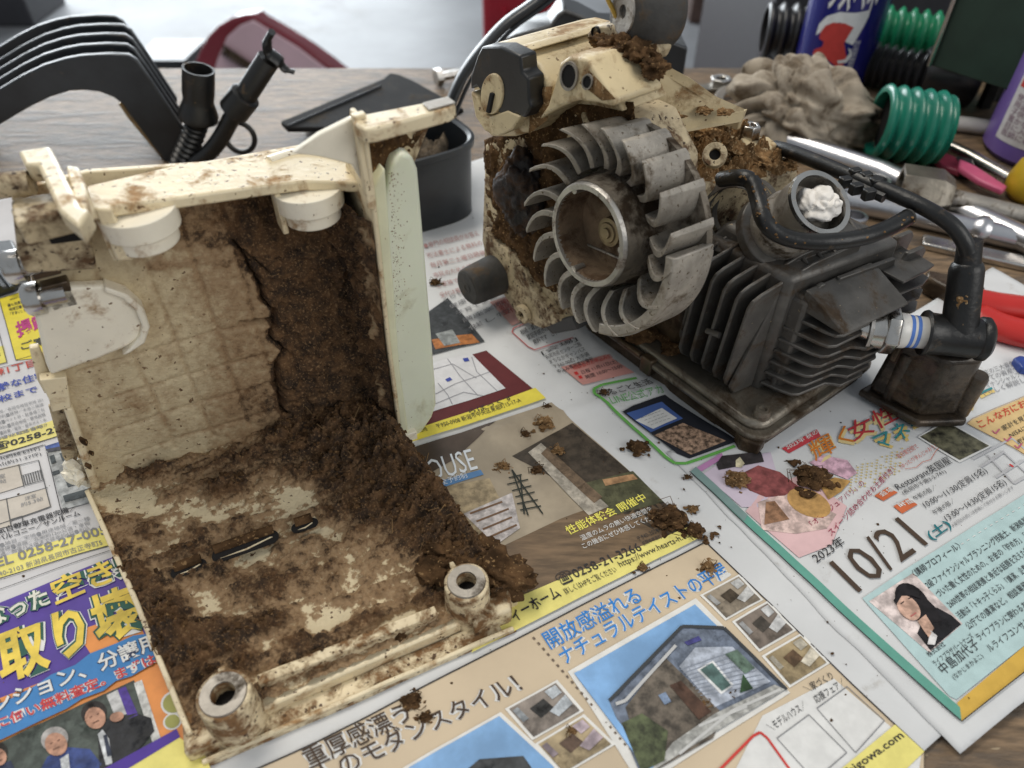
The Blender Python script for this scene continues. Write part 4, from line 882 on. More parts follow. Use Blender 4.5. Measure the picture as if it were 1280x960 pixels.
# casting between the fins and the intake
MB().prism([Ec(2.4, -6.4, 8.3), Ec(8.8, -6.4, 8.3), Ec(8.8, -2.2, 7.8), Ec(3.2, -2.2, 7.6)], ZUP * 1.0, taper=0.86).build('cylinder_top', M_cyl, eng, bevel=0.3)
for k in range(5): MB().tube([Ec(4.6 + 0.9 * k, -3.9, 9.0), Ec(4.0 + 0.9 * k, -2.2, 8.5)], 0.13, 8).build('top_rib', M_cyl, eng)

# intake spigot with a plug of tissue
ic = E.px(1024, 254, z=11.6); iax = unit(np.array([0.28, -0.52, 0.80]))
MB().lathe([(1.50, -3.2), (1.50, -1.7), (1.36, -1.5), (1.36, -1.0), (1.44, -0.9), (1.44, 0.0), (1.27, 0.0), (1.24, -0.9), (0, -0.95)], ic, iax, 48).build('intake_spigot', M_alu, eng, smooth=40)
MB().ring([(1.24, -0.05), (1.24, 0.12), (1.47, 0.12), (1.50, -0.05)], ic, iax, 48).build('spigot_rim', M_steel, eng, smooth=30)
tb = MB().blob((0, 0, 0), (1.0, 1.0, 1.0), 5, 0.0, 1, 8)
tv = np.array(tb.v); tw = tv + 0.4 * np.stack([vnoise(tv[:, 0] * 1.8, tv[:, 1] * 1.8, tv[:, 2] * 1.8, 50 + q) for q in (0, 1, 2)], 1)
rr_ = 0.80 + 0.42 * np.abs(vnoise(tw[:, 0] * 2.0, tw[:, 1] * 1.3, tw[:, 2] * 1.8, 61)) ** 0.8 + 0.08 * np.abs(vnoise(tw[:, 0] * 5, tw[:, 1] * 3 + tw[:, 0], tw[:, 2] * 4, 62)) ** 0.8
tb.v = [tuple(q) for q in (ic - iax * 0.25 + np.array([0.12, 0.12, 0.0]) + tv * rr_[:, None] * np.array([0.98, 0.94, 0.72]))]
tb.build('tissue_plug', M_tis, eng, smooth=50)
MB().lathe([(1.9, -3.4), (1.9, -2.9), (1.6, -2.8)], ic, iax, 32).build('intake_flange', M_cyl, eng, bevel=0.05)
for k in range(3): MB().ring([(1.35, 0), (1.35, 0.12), (1.75 - 0.1 * k, 0.12), (1.75 - 0.1 * k, 0)], E.px(912 + 10 * k, 270 - 4 * k, z=9.4), unit((-0.4, -0.5, 0.55)), 32).build('manifold_rib', M_cyl, eng)

# hoses
path = spline([E.px(x, y, z=z) for x, y, z in ((902, 224, 11.6), (925, 222, 12.2), (940, 228, 12.2), (948, 250, 11.8), (955, 275, 11.4), (972, 292, 11.0), (1000, 301, 10.8), (1040, 302, 10.8), (1080, 296, 10.8), (1110, 285, 10.8), (1134, 272, 10.9))], 7)
MB().tube(path, 0.36, 16).build('fuel_hose', M_rub, eng, smooth=60)
e1 = path[-1]; d1 = unit(path[-1] - path[-2])
MB().ring([(0.2, 0), (0.2, 0.1), (0.37, 0.1), (0.37, 0)], e1, d1, 20).build('hose_end', M_rubg, eng); MB().lathe([(0.22, 0.03), (0, 0.03)], e1, d1, 14).build('hose_bore', M_hole, eng)
rdm = random.Random(4)
mb = MB()
for i in range(170):
    q = path[rdm.randrange(len(path))]; t = rdm.uniform(0.1, 2.9); s = rdm.uniform(0.025, 0.085)
    mb.blob(q + np.array([rdm.uniform(-.3, .3), -0.28 * math.sin(t), 0.3 * abs(math.cos(t))]), (s, s, s * 0.8), 1, 0.3, 2, i)
mb.build('soil_crumbs', M_mudl, eng, kind='stuff')
lead = spline([E.px(x, y, z=z) for x, y, z in ((968, 184, 10.6), (990, 190, 10.9), (1030, 206, 11.2), (1075, 225, 11.4), (1120, 243, 11.4), (1160, 262, 11.3), (1188, 280, 11.0), (1204, 300, 10.5), (1210, 316, 10.0))], 7)
MB().tube(lead, 0.34, 16).build('ignition_lead', M_rub, eng, smooth=60)
for (x, y) in ((1072, 217), (1086, 222), (1098, 229), (1060, 228), (1074, 236), (1090, 243)):
    q = E.px(x, y, z=11.6); MB().box(q - np.array([0.3, 0.15, 0.3]), (0.5, 0.15, 0), (-0.1, 0.35, 0), (0, 0, 0.5)).build('cable_clip', M_rub, eng, bevel=0.06)
MB().tube([E.px(1058, 226, z=11.3), E.px(1105, 248, z=11.3)], 0.22, 8).build('clip_bar', M_rub, eng)
# spark plug and its boot
sp = E.px(1098, 410, z=5.6); sd = unit(E.px(1240, 425, z=5.75) - sp)
plug = MB().lathe([(0.55, -1.2), (0.80, -0.6), (0.80, -0.5), (0.98, -0.48), (0.98, 0.2)], sp, sd, 36).build('spark_plug', M_steel, eng, smooth=35)
MB().lathe([(1.10, 0.0), (1.20, 0.1), (1.20, 0.55), (1.10, 0.66), (0.7, 0.68)], sp + sd * 0.12, sd, 6).build('plug_hexagon', M_steel, plug, bevel=0.04)
MB().ring([(0.6, 0), (1.12, 0), (1.12, 0.16), (0.6, 0.16)], sp - sd * 0.6, sd, 28).build('plug_gasket', M_rim, plug)
MB().lathe([(0.84, 0), (0.82, 0.42), (0.76, 0.5), (0.74, 1.6)], sp + sd * 0.75, sd, 36).build('insulator', M_por, plug, smooth=35)
for h in (1.25, 1.52): MB().ring([(0.7, 0), (0.772, 0), (0.768, 0.15), (0.7, 0.15)], sp + sd * h, sd, 36).build('blue_ring', M_ringb, plug)
bs = sp + sd * 1.92
boot = MB().lathe([(0.72, 0.1), (1.04, 0.0), (1.08, 0.12), (0.98, 0.3), (0.94, 1.0), (0.92, 2.35), (1.02, 2.45), (1.02, 2.7), (0.85, 2.85), (0, 2.9)], bs, sd, 36).build('plug_boot', M_rub, eng, smooth=45)
b2 = bs + sd * 1.55; bt = E.px(1213, 300, z=9.9)
bu = unit(bt - b2); bl = np.linalg.norm(bt - b2)
MB().lathe([(0.88, 0.2), (0.76, 1.0), (0.72, bl * 0.70), (0.64, bl * 0.76), (0.54, bl * 0.78), (0.50, bl)], b2, bu, 28).build('boot_elbow', M_rub, boot, smooth=45)
soil_sheet('soil_crust', [b2 + bu * 1.3 + np.array([-0.60, -0.42, 0]), b2 + bu * 1.3 + np.array([0.0, -0.72, 0]), b2 + bu * (bl * .72) + np.array([0.0, -0.68, 0]), b2 + bu * (bl * .72) + np.array([-0.55, -0.4, 0])], 30, 50, (-0.3, -1, 0.2), 0.22, 61, M_mudl, boot)

M_muf = mat('sooty_muffler', (0.062, 0.045, 0.030), 0.38, 0.5, var=0.6, vs=50, dirt=((0.02, 0.014, 0.009), 0.5, 45), bump=(0.5, 200), coat=0.3)
# muffler on the far end of the base
mf = MB().prism([E(7.9, 1.2, 0.9), E(10.2, 1.4, 0.9), E(10.6, 4.6, 0.9), E(9.9, 5.1, 0.9), E(8.2, 4.0, 0.9)], ZUP * 3.7, taper=0.9).build('muffler', M_muf, eng, bevel=0.3, seg=3)
MB().prism([E(7.6, 1.0, 0.5), E(10.6, 1.2, 0.5), E(10.9, 4.9, 0.5), E(9.9, 5.6, 0.5), E(7.9, 4.2, 0.5)], ZUP * 0.45).build('muffler_flange', M_muf, mf, bevel=0.14, seg=3)
MB().prism([E(8.0, 1.2, 0.0), E(10.2, 1.2, 0.0), E(10.2, 4.6, 0.0), E(8.2, 3.8, 0.0)], ZUP * 0.55).build('muffler_base', M_muf, mf, bevel=0.1)
for a, b, h, r in ((10.25, 4.95, 2.5, 0.48), (8.35, 2.2, 3.0, 0.38), (10.5, 1.6, 2.9, 0.4)):
    MB().lathe([(r, 0), (r, h - 0.15), (r * 0.85, h), (0, h)], E(a, b, 0.9), ZUP, 24).build('muffler_stud', M_muf, mf, smooth=40)
MB().box(E(7.9, 1.6, 3.3), E.vec(1.6, 0, 0), E.vec(0, 0.3, 0), ZUP * 1.4).build('muffler_bracket', M_oil, mf, bevel=0.06)
# soil between pan and fins
for k, (a, b, r) in enumerate([(1.2, -8.5, 0.8), (2.6, -7.4, 1.0), (1.3, -10.3, 0.8), (1.4, -6.4, 0.5), (2.4, -9.6, 1.1)]):
    MB().blob(E(a, b, 1.9), (r * 1.3, r, r * 0.6), 4, 0.4, 1.6, 70 + k, 0.06).build('soil_clod', M_mud, eng, smooth=70)
MB().box(E(1.6, -12.3, 1.7), E.vec(7, 0, 0), E.vec(0, 6.0, 0), ZUP * 6).build('crankcase_lower', M_oil, eng, bevel=0.3)
# ------------------------------------------------------------------ the muddy housing with its tank
KF = Frame(P(115, 615), 62)
M_kc = mat('housing_cream', (0.76, 0.65, 0.44), 0.38, var=0.08, vs=35, dirt=((0.34, 0.20, 0.09), 0.36, 80), speck=((0.13, 0.07, 0.03), 0.42, 430), bump=(0.35, 300))
M_kw = mat('housing_white', (0.86, 0.80, 0.66), 0.34, var=0.06, vs=35, dirt=((0.34, 0.20, 0.09), 0.26, 80), speck=((0.16, 0.09, 0.04), 0.3, 420), bump=(0.2, 300))
M_kf = mat('housing_floor', (0.74, 0.63, 0.42), 0.45, var=0.12, vs=30, speck=((0.12, 0.065, 0.03), 0.46, 380), bump=(1.0, 500), mud='sharp')
M_km = mat('housing_inside', (0.70, 0.58, 0.37), 0.45, var=0.12, vs=30, speck=((0.12, 0.065, 0.03), 0.40, 380), bump=(1.0, 500), mud=True)
hs = thing('saw_housing', 'open cream plastic saw housing caked inside with brown soil', 'housing', KF(7, 8, 0))
def kpx(pts, a=None, b=None, z=None): return [KF.px(x, y, a, b, z) for x, y in pts]
def kprism(name, pts, m, depth, a=None, b=None, z=None, bevel=0.05, parent=None, **k):
    d = KF.A * depth if a is not None else (KF.B * depth if b is not None else ZUP * depth)
    return MB().prism(kpx(pts, a, b, z), d).build(name, m, parent or hs, bevel=bevel, **k)
def seg_d(x, y, p, q):
    p, q = np.array(p, float), np.array(q, float); d = q - p; L2 = d @ d + 1e-9
    t = np.clip(((x - p[0]) * d[0] + (y - p[1]) * d[1]) / L2, 0, 1)
    return np.hypot(x - p[0] - d[0] * t, y - p[1] - d[1] * t)
FZ = 0.9
fBL, fBR, fFR, fFL = KF.px(108, 612, z=FZ), KF.px(470, 494, z=FZ), KF.px(648, 748, z=FZ), KF.px(240, 926, z=FZ)
# floor slab
MB().prism([fBL, fBR, fFR, fFL], np.array([0, 0, -0.75])).build('floor_panel', M_kc, hs, bevel=0.08)
nu, nv = 260, 260
u, v = np.meshgrid(np.linspace(0.004, 0.996, nu), np.linspace(0.0, 0.985, nv)); U, V = u[..., None], v[..., None]
Gf = (fBL * (1 - U) + fBR * U) * (1 - V) + (fFL * (1 - U) + fFR * U) * V
X, Y = proj(Gf); gx, gy = Gf[..., 0], Gf[..., 1]
nz = fbm(gx * 0.9, gy * 0.9, 0, 5, 3, 0.6); nf = fbm(gx * 3.4, gy * 3.4, 0, 4, 8, 0.6)
strk = fbm((gx * KF.A[0] + gy * KF.A[1]) * 0.8, (gx * KF.B[0] + gy * KF.B[1]) * 4.2, 0, 4, 21)
t = 0.20 + 0.17 * nz + 0.12 * nf + 0.15 * strk
def bump_(px_, r, amp, ex=2.0):
    global t
    for (p, q) in px_: t = t + amp * np.exp(-(seg_d(X, Y, p, q) / r) ** ex)
bump_([((470, 530), (560, 640)), ((560, 640), (620, 712))], 50, 0.90)
bump_([((400, 530), (470, 600))], 60, 0.50)
bump_([((235, 800), (330, 780))], 34, 0.55); bump_([((210, 800), (240, 850))], 30, 0.35); bump_([((330, 785), (345, 780))], 12, 0.5)
bump_([((300, 830), (540, 750))], 9, 0.22); bump_([((140, 660), (210, 800))], 26, 0.22); bump_([((240, 690), (400, 640))], 26, 0.16); bump_([((270, 612), (300, 610))], 14, 0.4)
bump_([((170, 600), (340, 560))], 14, 0.12)
bump_([((120, 622), (185, 632))], 16, -0.55); bump_([((370, 622), (388, 622))], 15, -0.60); bump_([((250, 752), (330, 775))], 20, -0.42); bump_([((330, 812), (352, 795))], 16, -0.55)
bump_([((220, 650), (350, 622))], 20, -0.24); bump_([((400, 650), (470, 700))], 34, -0.10); bump_([((395, 790), (420, 780))], 20, -0.45); bump_([((500, 775), (520, 768))], 12, -0.4); bump_([((410, 668), (420, 670))], 10, -0.5)
bump_([((236, 712), (240, 710))], 16, -0.22); bump_([((285, 690), (330, 675))], 20, -0.30); bump_([((375, 658), (390, 654))], 15, -0.22)
rough = np.clip(t - 0.2, 0, 1.2)
h = np.clip(t, 0, None) * 0.95 + rough * (0.15 * nf + 0.16 * nz + 0.075 * vnoise(gx * 12, gy * 12, 0, 5) + 0.04 * vnoise(gx * 25, gy * 25, 0, 6))
edge = np.clip(np.minimum(u, 1 - u) * 14, 0, 1)
Gf2 = Gf.copy(); Gf2[..., 2] += 0.01 + np.clip(h, 0, 3) * np.clip(0.35 + edge, 0, 1)
mb = MB().grid(Gf2); mb.f = [q[::-1] for q in mb.f]
mb.build('soil_layer', M_kf, hs, smooth=80, mud=t)
# soil crumbs and fibres on the thick parts
rdm = random.Random(11); mb = MB()
ii = np.argwhere(t > 0.55)
for k in range(1300):
    i, j = ii[rdm.randrange(len(ii))]; c = Gf2[i, j]; s = 0.03 + 0.09 * rdm.random() ** 2
    mb.blob(c + np.array([0, 0, s * 0.3]), (s * rdm.uniform(0.7, 1.6), s, s * 0.8), 1, 0.45, 1.5, k % 50)
mb.build('soil_crumbs', M_mud, hs, smooth=0, kind='stuff')
mb = MB()
for k in range(90):
    i, j = ii[rdm.randrange(len(ii))]; c = Gf2[i, j]; d = np.array([rdm.uniform(-1, 1), rdm.uniform(-1, 1), rdm.uniform(0, 0.9)]); L = rdm.uniform(0.2, 0.7)
    mb.tube([c - ZUP * 0.03, c + d * L * 0.5, c + d * L + ZUP * rdm.uniform(-0.2, 0.1)], 0.018, 4)
mb.build('plant_fibres', mat('dry_fibre', (0.20, 0.12, 0.05), 0.9, var=0.4), hs, kind='stuff')
# slots in the floor
for (p, q, r) in (((222, 716), (250, 706), 9.0), ((276, 694), (338, 672), 12.0), ((372, 660), (390, 654), 9.0)):
    a, b = KF.px(*p, z=FZ + 0.36), KF.px(*q, z=FZ + 0.36); d = unit(b - a); n = np.array([-d[1], d[0], 0]); rc = r * 0.030
    cap = [b + rc * (d * math.cos(s) + n * math.sin(s)) for s in np.linspace(-math.pi / 2, math.pi / 2, 9)] + [a - rc * (d * math.cos(s) + n * math.sin(s)) for s in np.linspace(-math.pi / 2, math.pi / 2, 9)]
    MB().prism(cap, ZUP * 0.03).build('floor_slot', M_hole, hs)
    cap2 = [a + (b - a) * s + n * rc * 0.95 for s in np.linspace(-0.1, 1.1, 9)]
    MB().tube([q_ + ZUP * 0.06 for q_ in cap2], 0.22, 8).build('slot_lip', M_mud, hs)
    MB().prism([a + (b - a) * -0.02 - n * rc * 0.50, a + (b - a) * 0.5 - n * rc * 0.62, b + (b - a) * 0.05 - n * rc * 0.1, b - n * rc * 0.0 , a + (b - a) * 0.5 - n * rc * 0.42], ZUP * 0.06).build('slot_edge', M_kc, hs)
# back wall
BW = 0.75
wp = [(115, 622), (104, 588), (62, 492), (56, 462), (48, 398), (40, 352), (30, 300), (12, 240), (110, 215), (260, 205), (455, 170), (480, 300), (500, 520), (340, 590)]
MB().prism(kpx(wp, b=BW - 0.62), -KF.B * 0.3).build('back_wall', M_kc, hs, bevel=0.05)
nu, nv = 230, 210
aL = np.linspace(0, 1, nu); zL = np.linspace(0, 1, nv)
uu, vv = np.meshgrid(aL, zL)
zz = FZ - 0.1 + vv * 13.6
a_left = np.interp(zz.ravel(), [0, 5.5, 6.5, 10, 12.7, 15.3], [0.35, 0.75, 0.8, 1.75, 2.3, 2.5]).reshape(zz.shape) + 0.15
a_right = KF.loc(fBR)[0]
aa = a_left + (a_right + 0.4 - a_left) * uu
Gw = KF.o + aa[..., None] * KF.A + BW * KF.B + zz[..., None] * ZUP
X, Y = proj(Gw)
nz = fbm(aa * 0.8, zz * 0.8, 0, 5, 33, 0.6); nf = fbm(aa * 3.2, zz * 3.2, 0, 4, 38, 0.6)
crack = np.interp(Y, [300, 330, 370, 400, 440, 470, 500, 540, 570], [300, 316, 332, 337, 347, 340, 352, 362, 372]) + 6 * vnoise(Y * 0.06, 0, 0, 2) + 3 * vnoise(Y * 0.2, 0, 0, 4)
right = 1 / (1 + np.exp(-(X - crack) / 1.2))
t = -0.20 + 0.09 * nz + 0.08 * nf
t = t + 0.30 / (1 + np.exp(-(X - 268 - 22 * nz) / 18.0)) + 0.34 * np.clip((322 - Y + 20 * nz) / 26, 0, 1) + 0.10 * np.exp(-((Y - 545 + (X - 115) * 0.24) / 28) ** 2)
for (x, y, r, am) in ((250, 340, 40, 0.15), (140, 480, 22, 0.14), (165, 510, 18, 0.12), (215, 450, 12, 0.12), (315, 500, 30, 0.12), (300, 420, 36, 0.12), (240, 560, 20, -0.1), (120, 540, 30, -0.08), (235, 505, 26, -0.12)):
    t = t + am * np.exp(-((X - x) ** 2 + (Y - y) ** 2) / r ** 2)
# ribs moulded into the wall show as grey grooves through the dirt
grv = np.zeros_like(X)
for a0 in (4.2, 5.9, 7.6, 9.2): grv = grv + np.exp(-((aa - a0 - 0.05 * nz) / 0.10) ** 2) * (zz > 1.6)
for z0 in (2.2, 3.9, 5.6, 7.4): grv = grv + np.exp(-((zz - z0 - 0.05 * nz) / 0.10) ** 2) * (aa > 2.0) * (aa < 9.4) * 0.8
grv = np.clip(grv, 0, 1) * (1 - right)
h = 0.03 + 0.12 * np.clip(t, 0, 1) + 0.05 * nf * np.clip(t, 0, 1) + right * (0.42 + 0.20 * nz + 0.11 * nf + 0.055 * vnoise(aa * 12, zz * 12, 0, 7) + 0.03 * vnoise(aa * 25, zz * 25, 0, 9)) - 0.09 * grv
near = np.clip((X - 225) / 110, 0, 1) * (1 - right); h = h + 0.22 * near
h = h - 0.55 * np.exp(-((X - crack) / 3.2) ** 2) * (Y > 296)
for (xa, ya, xb, yb) in ((300, 402, 340, 400), (330, 478, 362, 480), (300, 306, 330, 330), (318, 400, 338, 396)):
    h = h - 0.35 * np.exp(-(seg_d(X, Y, (xa, ya), (xb, yb)) / 2.6) ** 2)
corner = np.clip((X - 380) / 70, 0, 1); h = h + right * corner * 0.75
Gw2 = Gw + KF.B * h[..., None]
MB().grid(Gw2).build('soil_layer', M_km, hs, smooth=80, mud=t + right * 0.55 + 0.12 * grv + 0.9 * np.exp(-((X - crack) / 5.0) ** 2) * (Y > 296) + 0.6 * np.clip(0.6 - h, 0, 0) )
# flange and clean half-round panel at the wall's left edge
kprism('half_round_panel', [(46, 400), (41, 380), (58, 378), (54, 352), (92, 349), (128, 348), (152, 358), (170, 374), (178, 394), (174, 412), (158, 424), (120, 440), (90, 450), (62, 460), (56, 445)], M_kw, 0.55, b=BW + 0.0, bevel=0.16, seg=3)
kprism('half_round_rim', [(128, 346), (156, 356), (176, 374), (184, 396), (178, 416), (160, 428), (150, 432), (162, 420), (172, 408), (174, 394), (166, 376), (150, 361), (128, 353)], M_kw, 0.75, b=BW, bevel=0.10)
kprism('edge_flange', [(48, 466), (82, 462), (88, 500), (64, 506), (60, 490)], M_kc, 0.5, b=BW + 0.05)
kprism('edge_flange', [(36, 430), (48, 428), (62, 462), (56, 488), (46, 470)], M_kc, 0.3, b=BW - 0.4)
kprism('edge_strip', [(78, 503), (90, 502), (124, 602), (114, 606)], M_kc, 0.45, b=BW + 0.15, bevel=0.1)
kprism('edge_flange', [(60, 504), (80, 503), (98, 560), (92, 590), (78, 568)], M_creamd, 0.2, b=BW - 0.5)
MB().blob(KF.px(96, 590, b=BW - 0.3), (0.5, 0.4, 0.7), 3, 0.5, 1.8, 5, 0.1).build('torn_edge', M_kw, hs, smooth=0)
for (x, y, s) in ((104, 551, 1.0), (114, 566, 0.6), (110, 582, 0.8)):
    MB().blob(KF.px(x, y, b=BW + 0.62), (0.16 * s, 0.07, 0.26 * s), 2, 0.4, 1.5, 4).build('soil_spot', M_mud, hs)
# screws at the left edge
for (x, y, r) in ((50, 372, 0.62), (26, 332, 0.6)):
    c = KF.px(x, y, b=BW + 0.35); ax = -KF.A * 0.96 - KF.B * 0.1
    MB().lathe([(0.40, -0.9), (0.40, -0.1), (r, -0.08), (r, 0.38), (r * 0.85, 0.5), (0, 0.5)], c, ax, 24).build('flange_screw', M_steel, hs, smooth=40)
    MB().box(c + KF.A * 0.2 - ZUP * 0.6 - KF.B * 0.3, KF.A * 0.9, KF.B * 0.5, ZUP * 1.1).build('screw_clip', M_oil, hs, bevel=0.05)
# right wall, inner soil, front edge
aR = KF.loc(fBR)[0]
fe = [KF.px(x, y, a=aR) for x, y in ((500, 552), (484, 430), (470, 300), (463, 240), (452, 152))]
fe_l = [KF.loc(p) for p in fe]
poly = [(BW - 0.3, 0.3)] + [(p[1], max(p[2], 0.3)) for p in fe_l] + [(fe_l[-1][1] - 1.2, fe_l[-1][2]), (BW + 1.6, 14.2), (BW - 0.3, 13.4)]
MB().prism([KF(aR, b, z) for b, z in poly], KF.A * 0.18).build('right_wall', M_kc, hs, bevel=0.06)
nb, nzg = 90, 170
bb, vv = np.meshgrid(np.linspace(0, 1, nb), np.linspace(0, 1, nzg)); zz = 0.7 + vv * 12.6
bfront = np.interp(zz.ravel(), [p[2] for p in fe_l], [p[1] for p in fe_l]).reshape(zz.shape) - 0.12
bb2 = BW + (bfront - BW) * bb
nz = fbm(bb2 * 0.9, zz * 0.9, 0, 5, 53, 0.6); nf = fbm(bb2 * 3.5, zz * 3.5, 0, 4, 58, 0.6)
fade = np.clip((1 - bb) * 5, 0.1, 1)
h = fade * (0.36 + 0.26 * nz + 0.13 * nf + 0.06 * vnoise(bb2 * 12, zz * 12, 0, 3)) + 0.6 * (1 - bb) ** 3
Gr = KF.o + (aR - 0.02 - np.clip(h, 0, 2))[..., None] * KF.A + bb2[..., None] * KF.B + zz[..., None] * ZUP
tm = 0.55 + 0.25 * nz - 0.5 * np.exp(-((bb - 0.82) / 0.08) ** 2) * np.clip(fbm(bb2 * 1.2, zz * 0.8, 0, 3, 4) * 2, 0, 1)
mb = MB().grid(Gr); mb.f = [q[::-1] for q in mb.f]
mb.build('soil_layer', M_km, hs, smooth=80, mud=tm)
MB().box(KF(aR - 0.05, fe_l[0][1] - 0.25, 0.1), KF.A * 0.9, KF.B * 0.5, ZUP * 0.9).build('wall_foot', M_kw, hs, bevel=0.06)
# low lips round the floor
M_kd = mat('housing_cream_smeared', (0.74, 0.62, 0.41), 0.4, var=0.1, vs=35, dirt=((0.20, 0.105, 0.042), 0.55, 120), speck=((0.10, 0.055, 0.025), 0.5, 420), bump=(0.5, 400))
def lip(name, pts, w, z0, h, m):
    c = [KF.px(x, y, z=z0 + h) for x, y in pts]; mb = MB()
    for i, p in enumerate(c):
        d = unit((c[min(i + 1, len(c) - 1)] - c[max(i - 1, 0)])); n = np.array([-d[1], d[0], 0]) * w / 2
        j = 0.03 * math.sin(i * 2.3)
        mb.v += [tuple(p - n - ZUP * h), tuple(p + n - ZUP * h), tuple(p + n + ZUP * j), tuple(p - n + ZUP * j)]
    for i in range(len(c) - 1):
        o = 4 * i
        for k in range(4): mb.f.append((o + k, o + (k + 1) % 4, o + 4 + (k + 1) % 4, o + 4 + k))
    mb.f += [(3, 2, 1, 0), tuple(4 * (len(c) - 1) + k for k in range(4))]
    return mb.build(name, m, hs, bevel=0.04)
def lin(p, q, n): return [(p[0] + (q[0] - p[0]) * i / n, p[1] + (q[1] - p[1]) * i / n) for i in range(n + 1)]
lip('left_lip', lin((108, 612), (170, 752), 6) + lin((182, 782), (236, 916), 6), 0.20, 0.15, 1.15, M_kc)
lip('right_lip', lin((500, 552), (560, 640), 6) + lin((572, 658), (632, 742), 5), 0.24, 0.15, 1.1, M_kc)
lip('front_ridge', lin((322, 850), (545, 762), 8), 0.42, 0.3, 1.2, M_kd)
lip('front_ledge', lin((246, 946), (640, 776), 10), 0.9, 0.0, 0.42, M_kd)
lip('front_edge', lin((252, 952), (642, 784), 10), 0.18, 0.0, 0.58, M_kc)
soil_sheet('soil_crust', [KF.px(330, 880, z=0.55), KF.px(560, 788, z=0.55), KF.px(552, 776, z=0.7), KF.px(322, 866, z=0.7)], 120, 14, (0, 0, 1), 0.6, 77, M_mud, hs, 0.3, 1.6)
# screw posts
for (x, y, zt, r) in ((279, 868, 2.6, 0.92), (583, 727, 2.5, 0.86)):
    c = KF.px(x, y, z=zt); c0 = np.array([c[0], c[1], 0.1])
    MB().lathe([(r * 1.12, 0), (r * 1.05, zt * 0.5), (r, zt - 0.15), (r * 0.94, zt - 0.1), (r * 0.46, zt - 0.1), (r * 0.44, zt - 1.0)], c0, ZUP, 40, cap=False).build('screw_post', M_kd, hs, smooth=40)
    MB().ring([(r * 0.46, 0), (r * 0.46, 0.10), (r * 0.84, 0.10), (r * 0.88, 0)], c - ZUP * 0.02, ZUP, 40).build('post_washer', M_alu, hs, smooth=30)
    MB().lathe([(r * 0.46, 0), (0, 0)], c - ZUP * 0.6, ZUP, 24).build('post_hole', M_hole, hs)
    MB().box(c0 + KF.A * -0.1 - KF.B * 1.6, KF.A * 0.25, KF.B * 0.9, ZUP * 1.6).build('post_rib', M_kc, hs, bevel=0.05)
MB().prism([KF.px(592, 800, z=0.1), KF.px(640, 782, z=0.1), KF.px(638, 752, z=0.1), KF.px(600, 740, z=0.1)], ZUP * 1.25).build('corner_block', M_kd, hs, bevel=0.15)
MB().prism([KF.px(240, 958, z=0.1), KF.px(300, 930, z=0.1), KF.px(300, 890, z=0.1), KF.px(236, 905, z=0.1)], ZUP * 1.0).build('corner_block', M_kd, hs, bevel=0.15)
for k, (x, y, r) in enumerate([(622, 718, 0.9), (600, 700, 0.8), (560, 690, 0.7), (640, 722, 0.6), (545, 715, 0.6)]):
    MB().blob(KF.px(x, y, z=1.5), (r * 1.2, r, r * 0.7), 4, 0.5, 1.8, 90 + k, 0.08).build('soil_clod', M_mud, hs, smooth=70)
# roof ledge with two hanging screw bosses, left horn
zl, zr = 15.4, 14.3
def rz(x, y):                                       # on the ledge, which rises a little to the left
    z = zl + (zr - zl) * (x - 110) / (440 - 110); return P(x, y, z)
roof = [rz(108, 262), rz(150, 256), rz(200, 250), rz(260, 242), rz(330, 232), rz(380, 226), rz(440, 228), rz(458, 228), rz(452, 205), rz(400, 190), rz(350, 188), rz(290, 196), rz(220, 206), rz(108, 232)]
MB().prism(roof, np.array([0, 0, -0.42])).build('roof_ledge', M_kc, hs, bevel=0.08)
MB().tube(spline([rz(336, 200), rz(370, 190), rz(410, 192), rz(446, 202)], 6), 0.22, 8, sq=0.6).build('ledge_curve', M_kw, hs, smooth=60)
for (x, y, r) in ((168, 258, 1.28), (388, 230, 1.28)):
    c = rz(x, y) - KF.B * 0.7
    MB().lathe([(r * 0.80, -1.75), (r * 0.84, -1.7), (r * 0.86, -1.2), (r, -1.15), (r * 1.02, -0.4)], c, ZUP, 36).build('hanging_boss', M_kw, hs, bevel=0.03, smooth=40)
    MB().box(c + KF.A * -r - KF.B * 0.6 - ZUP * 2.0, KF.A * 0.22, KF.B * 0.9, ZUP * 1.7).build('boss_rib', M_kc, hs, bevel=0.05)
MB().prism([rz(118, 262), rz(140, 262), rz(140, 250), rz(118, 250)], np.array([0, 0, -2.0])).build('boss_rib', M_kc, hs, bevel=0.08)
z2 = 16.4
horn = [P(x, y, z2) for x, y in ((22, 188), (62, 182), (100, 258), (112, 262), (98, 284), (72, 262), (46, 205), (30, 206))]
MB().prism(horn, np.array([0, 0, -0.8]) - KF.B * 0.3).build('left_horn', M_kc, hs, bevel=0.12)
MB().prism([P(x, y, 16.2) for x, y in ((82, 205), (98, 208), (108, 236), (108, 262), (92, 255))], np.array([0, 0, -0.7])).build('left_horn', M_kc, hs, bevel=0.1)
MB().tube([P(-60, 240, 15.6), P(0, 232, 15.6), P(40, 228, 15.6)], 0.42, 14).build('horn_bar', M_creamd, hs)
kprism('left_box', [(14, 248), (90, 236), (112, 290), (118, 320), (30, 324), (20, 300)], M_creamd, 1.0, b=BW + 0.3, bevel=0.1)
kprism('left_box_slot', [(54, 286), (110, 278), (112, 296), (64, 302)], M_hole, 0.2, b=BW + 1.2, bevel=0.03)
MB().prism([rz(12, 260), rz(90, 246), rz(96, 262), rz(20, 280)], np.array([0, 0, -0.8])).build('left_shelf', M_creamd, hs, bevel=0.1)
